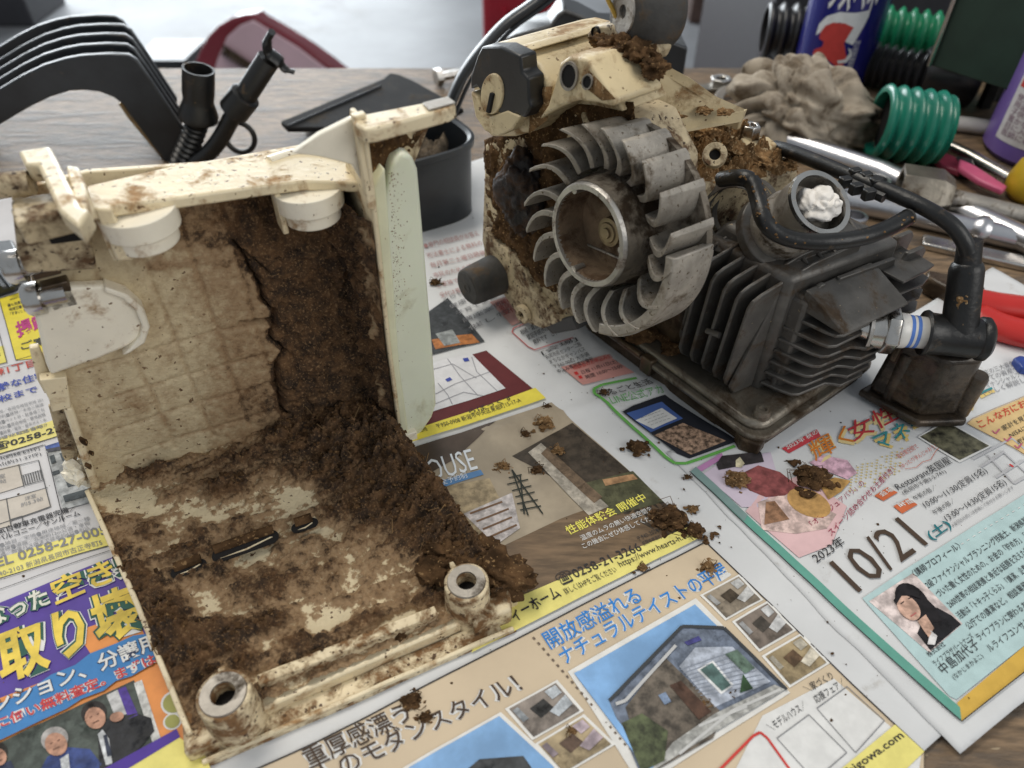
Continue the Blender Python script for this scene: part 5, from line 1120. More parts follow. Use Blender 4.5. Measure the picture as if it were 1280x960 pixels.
# gusset and upper flange on the right
bt_ = fe_l[3][1]
kprism('gusset', [(452, 152), (440, 148), (400, 168), (366, 192), (400, 196), (440, 206), (458, 236)], M_kw, -0.28, b=bt_ - 0.35, bevel=0.05)
kprism('wall_head', [(442, 146), (458, 142), (468, 262), (460, 262)], M_kc, -0.35, b=bt_, bevel=0.05)
zf = fe_l[-1][2]
MB().prism([P(x, y, zf) for x, y in ((440, 152), (452, 143), (560, 122), (570, 130), (560, 136), (470, 160), (456, 162))], np.array([0, 0, -0.5])).build('upper_flange', M_kc, hs, bevel=0.08)
MB().prism([P(x, y, zf + 0.02) for x, y in ((528, 130), (560, 122), (570, 130), (536, 139))], np.array([0, 0, 0.06])).build('flange_patch', M_alu, hs, bevel=0.03)
soil_sheet('soil_crust', [KF.px(456, 160, b=bt_ - 1.9), KF.px(545, 140, b=bt_ - 1.9), KF.px(500, 215, b=bt_ - 1.7), KF.px(462, 290, b=bt_ - 1.7)], 60, 60, KF.B, 0.4, 83, M_mud, hs, 0.12)
kprism('flange_back', [(456, 158), (545, 138), (520, 200), (470, 300)], M_creamd, -0.4, b=bt_ - 1.85)
# pale tank beside the right wall
M_tank = mat('pale_tank_plastic', (0.74, 0.77, 0.62), 0.36, var=0.06, vs=14, dirt=((0.50, 0.48, 0.32), 0.22, 40), bump=(0.10, 160), sss=0.3)
tk = kprism('fuel_tank', [(476, 300), (482, 245), (492, 204), (504, 191), (516, 195), (523, 212), (533, 330), (545, 480), (546, 506), (541, 522), (530, 538), (518, 553), (511, 561), (505, 558), (490, 440)], M_tank, -3.4, b=fe_l[0][1] - 0.05, bevel=0.28, seg=4)
kprism('tank_seam', [(466, 236), (482, 210), (500, 460), (514, 558), (503, 562), (486, 430)], mat('tank_seam', (0.72, 0.72, 0.52), 0.4, var=0.06, speck=((0.30, 0.2, 0.09), 0.2, 300)), -3.0, b=fe_l[0][1] + 0.08, bevel=0.12, seg=3)
mb = MB(); rdm = random.Random(9)
for k in range(240):
    x = 500 + abs(rdm.gauss(0, 9)); y = rdm.uniform(215, 390) if rdm.random() < 0.9 else rdm.uniform(390, 540)
    x -= 14 * (1 - (y - 215) / 330.0); s = rdm.uniform(0.01, 0.03)
    mb.blob(KF.px(x, y, b=fe_l[0][1] - 0.05), (s, s * 0.6, s), 1, 0.3, 2, k % 30)
mb.build('soil_crumbs', M_mudl, hs, kind='stuff')
# ------------------------------------------------------------------ black plastic parts behind the housing
M_bp = mat('satin_black_plastic', (0.020, 0.023, 0.027), 0.34, var=0.25, vs=50, dirt=((0.10, 0.075, 0.05), 0.14, 45), bump=(0.10, 900))
# ribbed shroud: five arched plates one behind another
sh = thing('fan_shroud', 'black plastic shroud of five nested arched plates standing behind the housing', 'shroud', P(150, 200))
outer = [(-70, 190), (-60, 160), (-30, 128), (0, 111), (27, 95), (54, 82), (80, 74), (101, 70), (135, 68), (160, 69), (171, 76), (190, 103), (212, 136), (232, 166), (226, 186), (214, 204)]
inner = [(206, 204), (190, 181), (175, 160), (161, 141), (155, 132), (142, 122), (124, 115), (105, 113), (87, 114), (62, 122), (37, 134), (0, 156), (-40, 190)]
Y0 = P(214, 203)[1]
for k in range(5):
    s = 1 - 0.035 * k
    q = [PY(x, y, Y0) + np.array([-0.75 * k - (0.5 if k == 4 else 0), 1.75 * k, 0.10 * k]) for x, y in outer + inner]
    zb = q[0][2]
    for p in q: p[2] = max(p[2], 0.02)
    MB().prism(q, np.array([-0.12, 0.55, 0])).build('arched_plate', M_bp, sh, bevel=0.12, seg=3)
MB().box(PY(60, 84, Y0) + np.array([0, 0.3, -0.9]), (1.0, 0, 0.1), (-3.2, 7.2, 0.4), (0, 0, 0.5)).build('cross_rib', M_bp, sh, bevel=0.1)
MB().box(PY(206, 196, Y0) + np.array([-0.4, 0.3, -0.6]), (0.8, 0, 0.1), (-3.2, 7.2, 0.4), (0, 0, 0.6)).build('cross_rib', M_bp, sh, bevel=0.1)
MB().tube([PY(150, 128, Y0 + 0.8), PY(162, 146, Y0 + 0.8), PY(210, 204, Y0 + 0.8)], 0.16, 8).build('brass_edge', mat('brass_edge', (0.30, 0.21, 0.10), 0.4, 0.6), sh)
# dark fan-shaped tool half hidden under the housing at the far left
mb = MB().prism([P(x, y, 0.25) for x, y in ((-60, 318), (20, 308), (40, 352), (20, 366), (-60, 392))], ZUP * 0.6)
tr = tag(mb.build('plastic_tray', M_bp, bevel=0.15, base=P(-20, 360)), 'flat black plastic tray lying on the flyer beside the screws of the housing', 'tray')
for i in range(4):
    MB().tube([P(-50 + 14 * i, 330, 0.95), P(-30 + 15 * i, 360, 0.95)], 0.14, 6).build('tray_rib', M_bp, tr)
# corrugated boot and bent breather tube
Yb = Y0 - 1.0
bt1 = thing('rubber_boot', 'upright black rubber boot with corrugated neck beside the arched shroud', 'rubber boot', PY(228, 203, Yb) * np.array([1, 1, 0]))
ax = spline([PY(x, y, Yb) for x, y in ((224, 208), (232, 190), (240, 172), (246, 155), (248, 146))], 12)
mb = MB(); rr = [0.72 + 0.16 * math.sin(i * 1.55) for i in range(len(ax))]; mb.tube(ax, rr, 20).build('corrugated_neck', M_rub, bt1, smooth=60)
b0 = PY(248, 150, Yb); b1 = PY(248, 86, Yb)
bx = unit(b1 - b0); L = np.linalg.norm(b1 - b0)
MB().lathe([(1.05, 0), (1.38, 0.12), (1.40, 0.5), (1.12, 1.3), (1.05, L * 0.4), (1.12, L * 0.55), (1.10, L), (0.95, L), (0.85, L - 1.0), (0, L - 1.1)], b0, bx, 32).build('boot_cap', M_rub, bt1, smooth=40)
bt2 = thing('breather_tube', 'bent black breather tube with a thick collar and a forked end', 'tube', PY(258, 203, Yb) * np.array([1, 1, 0]))
pth = spline([PY(x, y, Yb - 0.5) for x, y in ((244, 204), (262, 190), (276, 172), (288, 150), (298, 134), (318, 102), (336, 74))], 8)
MB().tube(pth[:32], 0.62, 16).build('lower_tube', M_rub, bt2, smooth=60); MB().tube(pth[30:], 0.78, 16).build('upper_tube', M_rub, bt2, smooth=60)
c0 = PY(291, 140, Yb - 0.5); c1 = PY(308, 118, Yb - 0.5)
MB().lathe([(0.9, 0), (1.08, 0.1), (1.08, np.linalg.norm(c1 - c0) - 0.1), (0.9, np.linalg.norm(c1 - c0))], c0, c1 - c0, 24).build('collar', M_rub, bt2, smooth=40)
MB().tube(spline([PY(x, y, Yb - 0.5) for x, y in ((340, 40), (334, 52), (336, 66), (348, 76), (356, 86), (368, 90))], 5), [0.5] * 5 + [0.62] * 6 + [0.72] * 6 + [0.45] * 5 + [0.3] * 4, 10, sq=0.5).build('fork', M_rub, bt2, smooth=60)
mb = MB(); c = P(305, 192) + ZUP * 0.28
cr = [np.array([P(305, 192)[0] + 1.15 * math.cos(t), P(305, 192)[1] + 0.15 * math.sin(t), 1.35 + 1.15 * math.sin(t)]) for t in np.linspace(0, 2 * math.pi, 33)[:-1]]
tag(mb.tube(cr, 0.21, 10, closed=True).build('rubber_ring', M_rub, base=P(305, 192)), 'small black rubber ring between the breather tube and the housing', 'ring')
# long flat cover
M_bm = mat('matt_black_plastic', (0.014, 0.014, 0.015), 0.75, var=0.3, vs=50, dirt=((0.05, 0.04, 0.03), 0.3, 45), bump=(0.3, 700), spec=0.2)
cv = MB().prism([P(x, y, 1.2) for x, y in ((352, 158), (372, 150), (480, 104), (488, 97), (500, 99), (520, 108), (580, 142), (560, 152), (440, 150), (420, 166), (360, 166))], ZUP * 0.45).build('flat_cover', M_bm, bevel=0.12, base=P(460, 150))
tag(cv, 'long flat black plastic cover lying behind the housing ledge', 'cover')
MB().tube([P(360, 158, 1.7), P(476, 108, 1.7)], 0.12, 8).build('cover_rim', M_bp, cv); MB().prism([P(x, y, 0.05) for x, y in ((380, 162), (480, 118), (560, 148), (450, 160))], ZUP * 1.2).build('cover_body', M_bm, cv, bevel=0.1)
# black cup
cupb = [P(x, y) for x, y in ((586, 272), (583, 283), (560, 291), (528, 301), (500, 305))]
cu = thing('filter_cup', 'deep black plastic cup holding dry soil beside the pale tank', 'cup', P(545, 285))
ctr = np.array([-6.6, 47.3, 0]); R1, R2 = 3.6, 3.2
def cupring(s, z, n=40): 
    out = []
    for t in np.linspace(0, 2 * math.pi, n + 1)[:-1]:
        ct, st = math.cos(t), math.sin(t); e = 0.62
        x = R1 * s * math.copysign(abs(ct) ** e, ct); y = R2 * s * math.copysign(abs(st) ** e, st); a = math.radians(32)
        out.append(ctr + np.array([x * math.cos(a) - y * math.sin(a), x * math.sin(a) + y * math.cos(a), z]))
    return out
mb = MB(); prof = [(0.93, 0.0), (0.96, 0.15), (1.0, 5.2), (1.05, 5.3), (1.06, 5.7), (1.0, 5.75), (0.94, 5.6), (0.90, 0.4)]
vs = [p for s, z in prof for p in cupring(s, z)]; n = 40
mb.add(vs, [(i * n + k, i * n + (k + 1) % n, (i + 1) * n + (k + 1) % n, (i + 1) * n + k) for i in range(len(prof) - 1) for k in range(n)] + [tuple(range(n - 1, -1, -1)), tuple(range((len(prof) - 1) * n, len(prof) * n))])
mb.build('cup_wall', M_bp, cu, smooth=40)
soil_sheet('soil_fill', [ctr + np.array([-2.2, -2.2, 4.2]), ctr + np.array([2.2, -2.2, 4.2]), ctr + np.array([2.2, 2.2, 4.4]), ctr + np.array([-2.2, 2.2, 4.4])], 60, 60, ZUP, 1.0, 91, mat('dusty_dark_soil', (0.10, 0.075, 0.05), 0.95, var=0.5, vs=130, bump=(0.9, 400)), cu, 0.1)
# curved handle band and cover behind the engine
hb = thing('handle_band', 'curved black handle band rising behind the tank cap of the engine', 'handle', P(560, 150))
pth = spline([PY(545, 190, 52), PY(556, 150, 52), PY(566, 122, 52), PY(580, 92, 52), PY(602, 62, 52.5), PY(632, 30, 53), PY(668, 4, 53.5), PY(710, -30, 54)], 6)
MB().tube(pth, 0.85, 14, sq=0.45).build('band', M_bp, hb, smooth=60); MB().tube([p + np.array([0.55, -0.35, -0.15]) for p in pth], 0.14, 8).build('band_edge', M_bp, hb)
MB().box(np.array([pth[0][0] - 1.6, 51.2, 0]), (3.2, 0, 0), (0, 2.4, 0), (0, 0, max(pth[0][2], 0.5) + 0.6)).build('handle_foot', M_bp, hb, bevel=0.2)
Ye = 60
cb = thing('engine_shroud', 'angular black plastic engine shroud behind the cream tank bar', 'shroud', PY(690, 60, Ye) * np.array([1, 1, 0]))
top = [PY(x, y, Ye) for x, y in ((616, 66), (624, 54), (645, 44), (688, 32), (698, 18), (706, 13), (726, 20), (752, 34), (800, 36), (860, 60))]
MB().prism(top + [np.array([top[-1][0], Ye, 0.0]), np.array([top[0][0], Ye, 0.0])], np.array([0, 3.5, 0])).build('shroud_wall', M_bp, cb, bevel=0.15)
MB().tube([p + np.array([0, -0.1, 0]) for p in top[1:8]], 0.13, 8).build('shroud_rim', mat('worn_black_edge', (0.09, 0.09, 0.09), 0.35, var=0.3), cb)

# ------------------------------------------------------------------ workbench clutter on the right
# crumpled rag
rg = P(1005, 190); rc = np.array([rg[0] + 0.3, rg[1] + 3.2, 0])
def rag_mesh(seed=3):
    bm = bmesh.new(); bmesh.ops.create_icosphere(bm, subdivisions=6, radius=1.0)
    V = np.array([v.co[:] for v in bm.verts]); F = [tuple(v.index for v in f.verts) for f in bm.faces]; bm.free()
    w = V + 0.42 * np.stack([fbm(V[:, 0] * 1.5, V[:, 1] * 1.5, V[:, 2] * 1.5, 2, seed + s) for s in (0, 5, 9)], 1)
    # rounded folds with tight valleys running in changing directions
    f1 = np.abs(fbm(w[:, 0] * 1.9, w[:, 1] * 1.9, w[:, 2] * 1.9, 1, seed + 20)) ** 0.75
    w2 = w + 0.25 * np.stack([vnoise(w[:, 0] * 2.2, w[:, 1] * 2.2, w[:, 2] * 2.2, seed + 40 + s) for s in (0, 1, 2)], 1)
    f2 = np.abs(vnoise(w2[:, 0] * 3.1 + w2[:, 2] * 1.2, w2[:, 1] * 1.4, w2[:, 2] * 3.4, seed + 31)) ** 0.8
    f3 = np.abs(vnoise(w2[:, 0] * 5.2, w2[:, 1] * 2.6 + w2[:, 0], w2[:, 2] * 5.6, seed + 37)) ** 0.9
    d = 0.62 + 0.32 * f1 + 0.22 * f2 + 0.05 * f3
    Q = V * d[:, None] * np.array([7.2, 4.8, 5.3])
    Q[:, 2] += 1.6; Q[:, 2] = np.where(Q[:, 2] < 0.3, 0.3 + (Q[:, 2] - 0.3) * 0.06, Q[:, 2]); Q[:, 2] = np.maximum(Q[:, 2] - 0.10 * np.clip(Q[:, 0] + 1, 0, 9) , 0.03)
    flare = np.clip(1 - Q[:, 2] / 1.5, 0, 1); Q[:, 0] *= 1 + 0.14 * flare; Q[:, 1] *= 1 + 0.14 * flare
    return Q, F
Q, F = rag_mesh()
mb = MB(); mb.add(Q + rc, F)
o = mb.build('crumpled_rag', mat('dirty_rag_cloth', (0.40, 0.345, 0.275), 0.9, var=0.25, vs=26, dirt=((0.15, 0.115, 0.08), 0.48, 34), bump=(0.3, 1200), spec=0.12), smooth=180, base=rg)
tag(o, 'crumpled grey-brown rag with oily stains in front of the blue spray can', 'rag')
def corr(name, label, c0, c1, r, n, m, group=None, amp=0.12, wall=0.2, cat='hose'):
    c0, c1 = np.asarray(c0, float), np.asarray(c1, float); L = np.linalg.norm(c1 - c0); pr_ = []
    for i in range(n * 8 + 1): pr_.append((r * (1 + amp * math.sin(2 * math.pi * i / 8)), L * i / (n * 8)))
    pr_ = [(r * 0.86, 0.6)] + [(r * 0.86, 0)] + pr_ + [(r * 0.86, L), (r * 0.86, L - 0.8)]
    o = MB().lathe(pr_, c0, c1 - c0, 36, cap=False).build(name, m, smooth=60, base=np.array([(c0 + c1)[0] / 2, (c0 + c1)[1] / 2, 0]))
    tag(o, label, cat, group)
    MB().lathe([(r * 0.85, 0), (0, 0)], c0 + (c1 - c0) * 0.16, c1 - c0, 28).build('hose_bore', M_hole, o); return o
M_gh = mat('green_hose_plastic', (0.015, 0.19, 0.13), 0.25, var=0.15, vs=20, spec=0.6); M_gh2 = mat('bright_green_hose', (0.02, 0.30, 0.14), 0.25, var=0.15, vs=20, spec=0.6); M_bh = mat('black_hose_plastic', (0.02, 0.02, 0.022), 0.3, var=0.2, vs=20, spec=0.6)
c = P(1125, 203); g0 = c + np.array([-2.4, 1.0, 2.85]); g1 = c + np.array([2.4, 0.3, 2.5])
corr('corrugated_hose', 'short dark green corrugated hose piece leaning on the rag', g0, g1, 2.55, 5, M_gh, amp=0.10)
Yc = 74.0
corr('corrugated_hose', 'black corrugated hose end left of the blue spray can', P(955, 84, 0) + np.array([0, 2.5, 2.6]), P(955, 84, 0) + np.array([6.0, 1.6, 2.6]), 2.3, 5, M_bh)
corr('corrugated_hose', 'long bright green corrugated hose running behind the green box', P(1088, 82) + np.array([0, 2.5, 2.4]), P(1270, 118) + np.array([4, 3.4, 2.4]), 2.2, 15, M_gh2)
corr('corrugated_hose', 'thin black corrugated hose between the rag and the green box', P(1080, 106) + np.array([0, 0, 1.9]), P(1150, 122) + np.array([0, 0, 2.0]), 1.75, 7, M_bh)
bo = MB().lathe([(1.8, 0), (2.2, 0.5), (2.3, 2.0), (2.5, 2.4), (2.6, 4.2), (2.3, 4.4), (0, 4.2)], P(1140, 122) + np.array([0, 0, 2.3]), (1, -0.25, 0.02), 32).build('rubber_cuff', M_bh, smooth=40, base=P(1155, 125)); tag(bo, 'black rubber cuff on the end of the thin black hose', 'cuff')
# blue spray can, printed
CR, canc = 3.4, P(1036, 108) + np.array([0.3, 1.5, 0])
can = thing('spray_can', 'blue spray can with white lettering and a red figure behind the rag', 'spray can', canc)
M_can = mat('blue_can_print', (0.018, 0.02, 0.20), 0.22, 0.3, var=0.05, vs=10, coat=0.5)
MB().lathe([(CR - 0.3, 0), (CR, 0.3), (CR, 19.5), (CR - 0.2, 19.9), (2.2, 21.2), (2.2, 21.6), (1.3, 21.7), (1.3, 23.4), (0, 23.5)], canc, ZUP, 56).build('can_body', M_can, can, smooth=40)
MB().ring([(CR - 0.2, 0), (CR + 0.12, 0), (CR + 0.12, 0.35), (CR - 0.2, 0.35)], canc, ZUP, 48).build('can_seam', M_steel, can)
def can_hit(x, y, r):
    d = ray(x, y); o = CAM - canc; a = d[0] ** 2 + d[1] ** 2; b = 2 * (o[0] * d[0] + o[1] * d[1]); c = o[0] ** 2 + o[1] ** 2 - r * r
    D = b * b - 4 * a * c; t = (-b - math.sqrt(max(D, 0))) / (2 * a); p = CAM + d * t; return math.atan2(p[1] - canc[1], p[0] - canc[0]), p[2]
def on_can(uv, r): return np.array([canc + np.array([r * math.cos(a), r * math.sin(a), h]) for a, h in uv])
def can_patch(px, m, r, name):
    bm = bmesh.new(); vs = [bm.verts.new((*can_hit(x, y, CR), 0)) for x, y in px]; f = bm.faces.new(vs); bmesh.ops.triangulate(bm, faces=[f])
    for v in bm.verts: v.co.x *= CR
    for _ in range(5):
        es = [e for e in bm.edges if e.calc_length() > 0.35]
        if not es: break
        bmesh.ops.subdivide_edges(bm, edges=es, cuts=1); bmesh.ops.triangulate(bm, faces=bm.faces[:])
    bm.verts.index_update(); q = on_can([(v.co.x / CR, v.co.y) for v in bm.verts], r); fs = [tuple(v.index for v in f.verts) for f in bm.faces]; bm.free()
    MB().add(q, fs).build(name, m, can, smooth=60)
can_patch([(1020, 44), (1024, 30), (1034, 20), (1050, 15), (1070, 16), (1088, 12), (1086, 20), (1080, 32), (1072, 46), (1066, 56), (1056, 52), (1062, 40), (1066, 34), (1050, 28), (1036, 30), (1026, 40)], ink((0.70, 0.73, 0.76)), CR + 0.02, 'printed_swoosh')
can_patch([(1026, 40), (1032, 32), (1042, 28), (1056, 29), (1067, 34), (1062, 42), (1055, 54), (1056, 60), (1058, 72), (1052, 84), (1046, 84), (1030, 70), (1016, 68), (1018, 62), (1028, 58), (1030, 52), (1024, 48)], ink((0.50, 0.055, 0.05)), CR + 0.04, 'printed_figure')
can_patch([(1046, 76), (1056, 74), (1062, 66), (1060, 60), (1064, 62), (1064, 70), (1058, 78), (1048, 79)], ink((0.70, 0.73, 0.76)), CR + 0.05, 'printed_swoosh')
V, F = glyphs('ラスペネ', 0.03)
A0, H0 = can_hit(1034, 4, CR); A1, _ = can_hit(1096, 4, CR)
x0, x1 = V[:, 0].min(), V[:, 0].max(); sc = 3.0 / V[:, 1].max()
MB().add(on_can([(A0 + (A1 - A0) * (x - x0) / (x1 - x0), H0 - 0.1 + y * sc) for x, y, _z in V], CR + 0.04), F).build('printed_text', ink((0.74, 0.75, 0.77)), can, smooth=0)
tiny, tF = glyphs('強力浸透防錆潤滑剤', 0.0); At, Ht = can_hit(1068, 74, CR); Ab, _ = can_hit(1074, 74, CR)
x0, x1 = tiny[:, 0].min(), tiny[:, 0].max()
MB().add(on_can([(At + 0.16 * (-y), Ht + 1.6 - 2.6 * (x - x0) / (x1 - x0)) for x, y, _z in tiny], CR + 0.04), tF).build('printed_text', ink((0.70, 0.72, 0.75)), can, smooth=0)
# green metal box
gb = thing('metal_box', 'dark green sheet metal box with a brown lid on the bench corner', 'box', P(1240, 112))
gA, gB = P(1163, 82, 4.6), P(1274, 118, 4.6); gd = gB - gA; gn = unit(np.array([-gd[1], gd[0], 0]))
MB().box(gA, gd * 1.5, gn * 11, ZUP * 8.2).build('box_body', mat('dark_green_paint', (0.022, 0.045, 0.032), 0.55, var=0.15, vs=40, bump=(0.15, 800)), gb, bevel=0.12)
MB().box(gA + ZUP * 8.1 - gn * 0.6 - unit(gd) * 0.5, gd * 1.56, gn * 12.2, ZUP * 2.0).build('box_lid', mat('brown_lid', (0.12, 0.085, 0.06), 0.5, var=0.2), gb, bevel=0.2)
MB().tube([gA - gn * 0.15, gA - gn * 0.15 + ZUP * 8.0], 0.2, 8).build('box_edge', M_steel, gb)
for s_, t_ in ((0.35, 7), (1.4, 7), (0.35, 9.5), (1.4, 9.5)): MB().box(np.array([1, 1, 0]) * (gA + gd * s_ + gn * t_), (0.8, 0, 0), (0, 0.8, 0), (0, 0, 4.7)).build('box_foot', M_blk, gb)
# black cabinet behind
bk = thing('tool_cabinet', 'black tool cabinet with grey door seams standing behind the bench', 'cabinet', (62, 112, -75))
MB().box((34, 104, -75), (70, 0, 0), (0, 40, 0), (0, 0, 110)).build('cabinet_body', mat('black_cabinet', (0.018, 0.018, 0.022), 0.5, var=0.2), bk, bevel=0.6)
for x in (48, 66, 84): MB().box((x, 103.6, -70), (0.6, 0, 0), (0, 0.5, 0), (0, 0, 102)).build('door_seam', mat('grey_seam', (0.16, 0.16, 0.17), 0.4), bk)
# purple bottle with label, yellow cap piece
pb = P(1262, 208); PR = 4.1; pc = np.array([pb[0] + 3.2, pb[1] + 2.2, 0])
bt = thing('detergent_bottle', 'purple plastic bottle with a white and red label at the bench edge', 'bottle', pc)
MB().lathe([(PR - 0.5, 0), (PR, 0.5), (PR, 15), (PR - 1.2, 18), (1.6, 20), (1.6, 23)], pc, ZUP, 48).build('bottle_body', mat('purple_plastic', (0.16, 0.10, 0.34), 0.3, var=0.06, vs=10, spec=0.6), bt, smooth=40)
def patch(c, r, a0, a1, z0, z1, m, name, par, n=16):
    vs = [c + np.array([r * math.cos(a0 + (a1 - a0) * i / n), r * math.sin(a0 + (a1 - a0) * i / n), z]) for i in range(n + 1) for z in (z0, z1)]
    return MB().add(vs, [(2 * i, 2 * i + 2, 2 * i + 3, 2 * i + 1) for i in range(n)]).build(name, m, par, smooth=60)
th0 = math.radians(184)
patch(pc, PR + 0.03, th0, th0 + 1.9, 1.6, 13.5, ink((0.62, 0.60, 0.60)), 'bottle_label', bt)
patch(pc, PR + 0.05, th0 + 0.05, th0 + 1.9, 5.6, 6.5, ink((0.55, 0.06, 0.05)), 'label_stripe', bt)
tV, tF = glyphs('使用上の注意\n用途以外に使わない\n子供の手の届く所に\n置かないこと\n目に入ったら水で洗う\n医師に相談する', 0.0)
x0, x1, y0, y1 = tV[:, 0].min(), tV[:, 0].max(), tV[:, 1].min(), tV[:, 1].max()
MB().add(np.array([pc + np.array([(PR + 0.06) * math.cos(th0 + 0.1 + 1.5 * (x - x0) / (x1 - x0)), (PR + 0.06) * math.sin(th0 + 0.1 + 1.5 * (x - x0) / (x1 - x0)), 2.0 + 3.2 * (y - y0) / (y1 - y0)]) for x, y, _z in tV]), tF).build('printed_text', ink((0.25, 0.15, 0.2)), bt, smooth=0)
patch(pc, PR + 0.06, th0 + 0.12, th0 + 1.2, 8.2, 8.5, ink((0.6, 0.2, 0.2)), 'label_stripe', bt); patch(pc, PR + 0.06, th0 + 0.12, th0 + 1.2, 9.6, 11.6, ink((0.16, 0.10, 0.34)), 'label_stripe', bt)
yg = MB().lathe([(0, 0), (1.3, 0.05), (1.75, 0.6), (1.8, 1.4), (1.5, 2.6), (0.9, 3.2), (0, 3.3)], P(1283, 248) + ZUP * 0.02, ZUP, 28).build('yellow_knob', mat('yellow_plastic', (0.62, 0.42, 0.03), 0.35, var=0.1), smooth=50, base=P(1283, 248)); tag(yg, 'rounded yellow plastic knob beside the purple bottle', 'knob')
# tools
def rod(name, label, cat, pts, r, m, group=None, sq=None, z=None, n=14):
    zz_ = r if z is None else z
    p = [P(x, y, zz_) for x, y in pts]; o = MB().tube(p, r, n, sq=sq).build(name, m, smooth=50, base=np.array([p[0][0], p[0][1], 0])); tag(o, label, cat, group); return o
M_chr = mat('chrome', (0.55, 0.55, 0.57), 0.30, 1.0, var=0.06, vs=30, dirt=((0.2, 0.18, 0.15), 0.12, 50))
rod('breaker_bar', 'long chrome breaker bar lying behind the ignition lead', 'tool', [(985, 176), (1100, 214), (1200, 262), (1330, 322)], 0.85, M_chr)
o = rod('ratchet_handle', 'chrome ratchet handle lying below the breaker bar', 'tool', [(1050, 250), (1110, 262), (1190, 280), (1330, 312)], 0.75, M_chr)
MB().lathe([(1.5, 0), (1.6, 0.2), (1.6, 1.2), (1.3, 1.4), (0, 1.4)], P(1075, 258, 0.02), ZUP, 32).build('ratchet_head', M_chr, o, smooth=40)
MB().tube([P(1215, 285, .76), P(1222, 287, .76), P(1229, 288.5, .76), P(1236, 290, .76)], [0.8, 1.0, 1.0, 0.8], 16).build('handle_collar', M_chr, o)
fl_ = MB().box(P(1150, 312, 0), P(1300, 345, 0) - P(1150, 312, 0), np.array([0.5, 1.2, 0]), ZUP * 0.5).build('flat_spanner', M_steel, bevel=0.12, base=P(1150, 312)); tag(fl_, 'flat steel spanner lying under the ratchet handle', 'spanner')
for i, (x, y, r) in enumerate(((1090, 246, 0.9), (1062, 292, 0.8))):
    o = MB().lathe([(r, 0), (r, 1.4), (r * 0.7, 1.45), (r * 0.65, 0.6), (0, 0.6)], P(x, y, 0.02), ZUP, 24).build('socket', M_chr, smooth=40, base=P(x, y)); tag(o, ['chrome socket standing behind the tissue-plugged port', 'chrome socket standing beside the cylinder head'][i], 'socket')
# box spanner with hexagonal mouth
bx0, bx1 = P(1122, 236, 1.7), P(1188, 246, 1.7)
bs_ = thing('box_spanner', 'grey box spanner with a hexagonal mouth and long rod', 'spanner', P(1150, 246))
L = np.linalg.norm(bx1 - bx0)
MB().lathe([(1.35, L * 0.5), (1.4, 0), (1.75, 0), (1.75, L * 0.75), (1.2, L), (0, L)], bx0, bx1 - bx0, 6, cap=False).build('spanner_head', M_pan, bs_, bevel=0.06)
MB().lathe([(1.36, L * 0.35), (0, L * 0.35)], bx0, bx1 - bx0, 6).build('spanner_mouth', M_hole, bs_)
MB().tube([bx1 - (bx1 - bx0) * 0.1, P(1330, 282, 1.0)], 0.62, 14).build('spanner_rod', M_alu, bs_)
pk = thing('pink_handled_tool', 'tool with a flat pink handle lying behind the box spanner', 'tool', P(1200, 225))
MB().prism([P(x, y, 0.7) for x, y in ((1196, 205), (1216, 214), (1256, 240), (1250, 245), (1220, 232), (1196, 216))], ZUP * 0.5).build('handle', mat('pink_plastic', (0.55, 0.10, 0.20), 0.4, var=0.08), pk, bevel=0.15)
MB().prism([P(x, y, 0.3) for x, y in ((1146, 190), (1164, 192), (1204, 208), (1198, 222), (1176, 214))], ZUP * 0.5).build('jaw', mat('dark_pink_plastic', (0.25, 0.03, 0.06), 0.4, var=0.1), pk, bevel=0.12)
MB().prism([P(x, y, 0.05) for x, y in ((1190, 208), (1210, 212), (1214, 226), (1198, 224))], ZUP * 0.9).build('pivot', M_blk, pk, bevel=0.1)
rod('steel_rod', 'thin steel rod lying in front of the purple bottle', 'rod', [(1150, 168), (1210, 195), (1262, 224)], 0.55, M_steel)
sv = rod('screwdriver', 'screwdriver with white shank and dark blue handle behind the green hose piece', 'screwdriver', [(1172, 152), (1210, 156), (1268, 164)], 0.62, mat('white_tool_plastic', (0.70, 0.68, 0.64), 0.35, var=0.06))
MB().tube([P(1150, 150, 0.8), P(1176, 153, 0.8)], 0.85, 14).build('handle', mat('dark_blue_plastic', (0.03, 0.035, 0.11), 0.4), sv)
M_redh = mat('red_grip', (0.50, 0.025, 0.02), 0.3, var=0.08, vs=20)
pl = thing('pliers', 'pliers with red dipped handles beside the spark plug boot', 'pliers', P(1265, 400))
MB().tube(spline([P(1210, 375, 1.0), P(1245, 382, 1.0), P(1285, 388, 1.0), P(1330, 398, 1.0)], 5), [0.5] + [0.95] * 15, 14, sq=0.75).build('red_handle', M_redh, pl, smooth=60)
MB().tube(spline([P(1215, 392, 1.0), P(1248, 408, 1.0), P(1285, 418, 1.0), P(1330, 424, 1.0)], 5), [0.5] + [0.95] * 15, 14, sq=0.75).build('red_handle', M_redh, pl, smooth=60)
MB().prism([P(x, y, 0.1) for x, y in ((1150, 356), (1200, 366), (1222, 378), (1222, 394), (1190, 388), (1150, 366))], ZUP * 1.2).build('jaw', M_oil, pl, bevel=0.2)
bp = MB().prism([P(x, y, 0.35) for x, y in ((1262, 455), (1270, 452), (1330, 466), (1330, 478), (1272, 468))], ZUP * 0.5).build('blue_handle', mat('blue_plastic', (0.025, 0.06, 0.28), 0.35), bevel=0.1, base=P(1280, 462)); tag(bp, 'blue plastic tool handle lying on the newspaper below the pliers', 'handle')
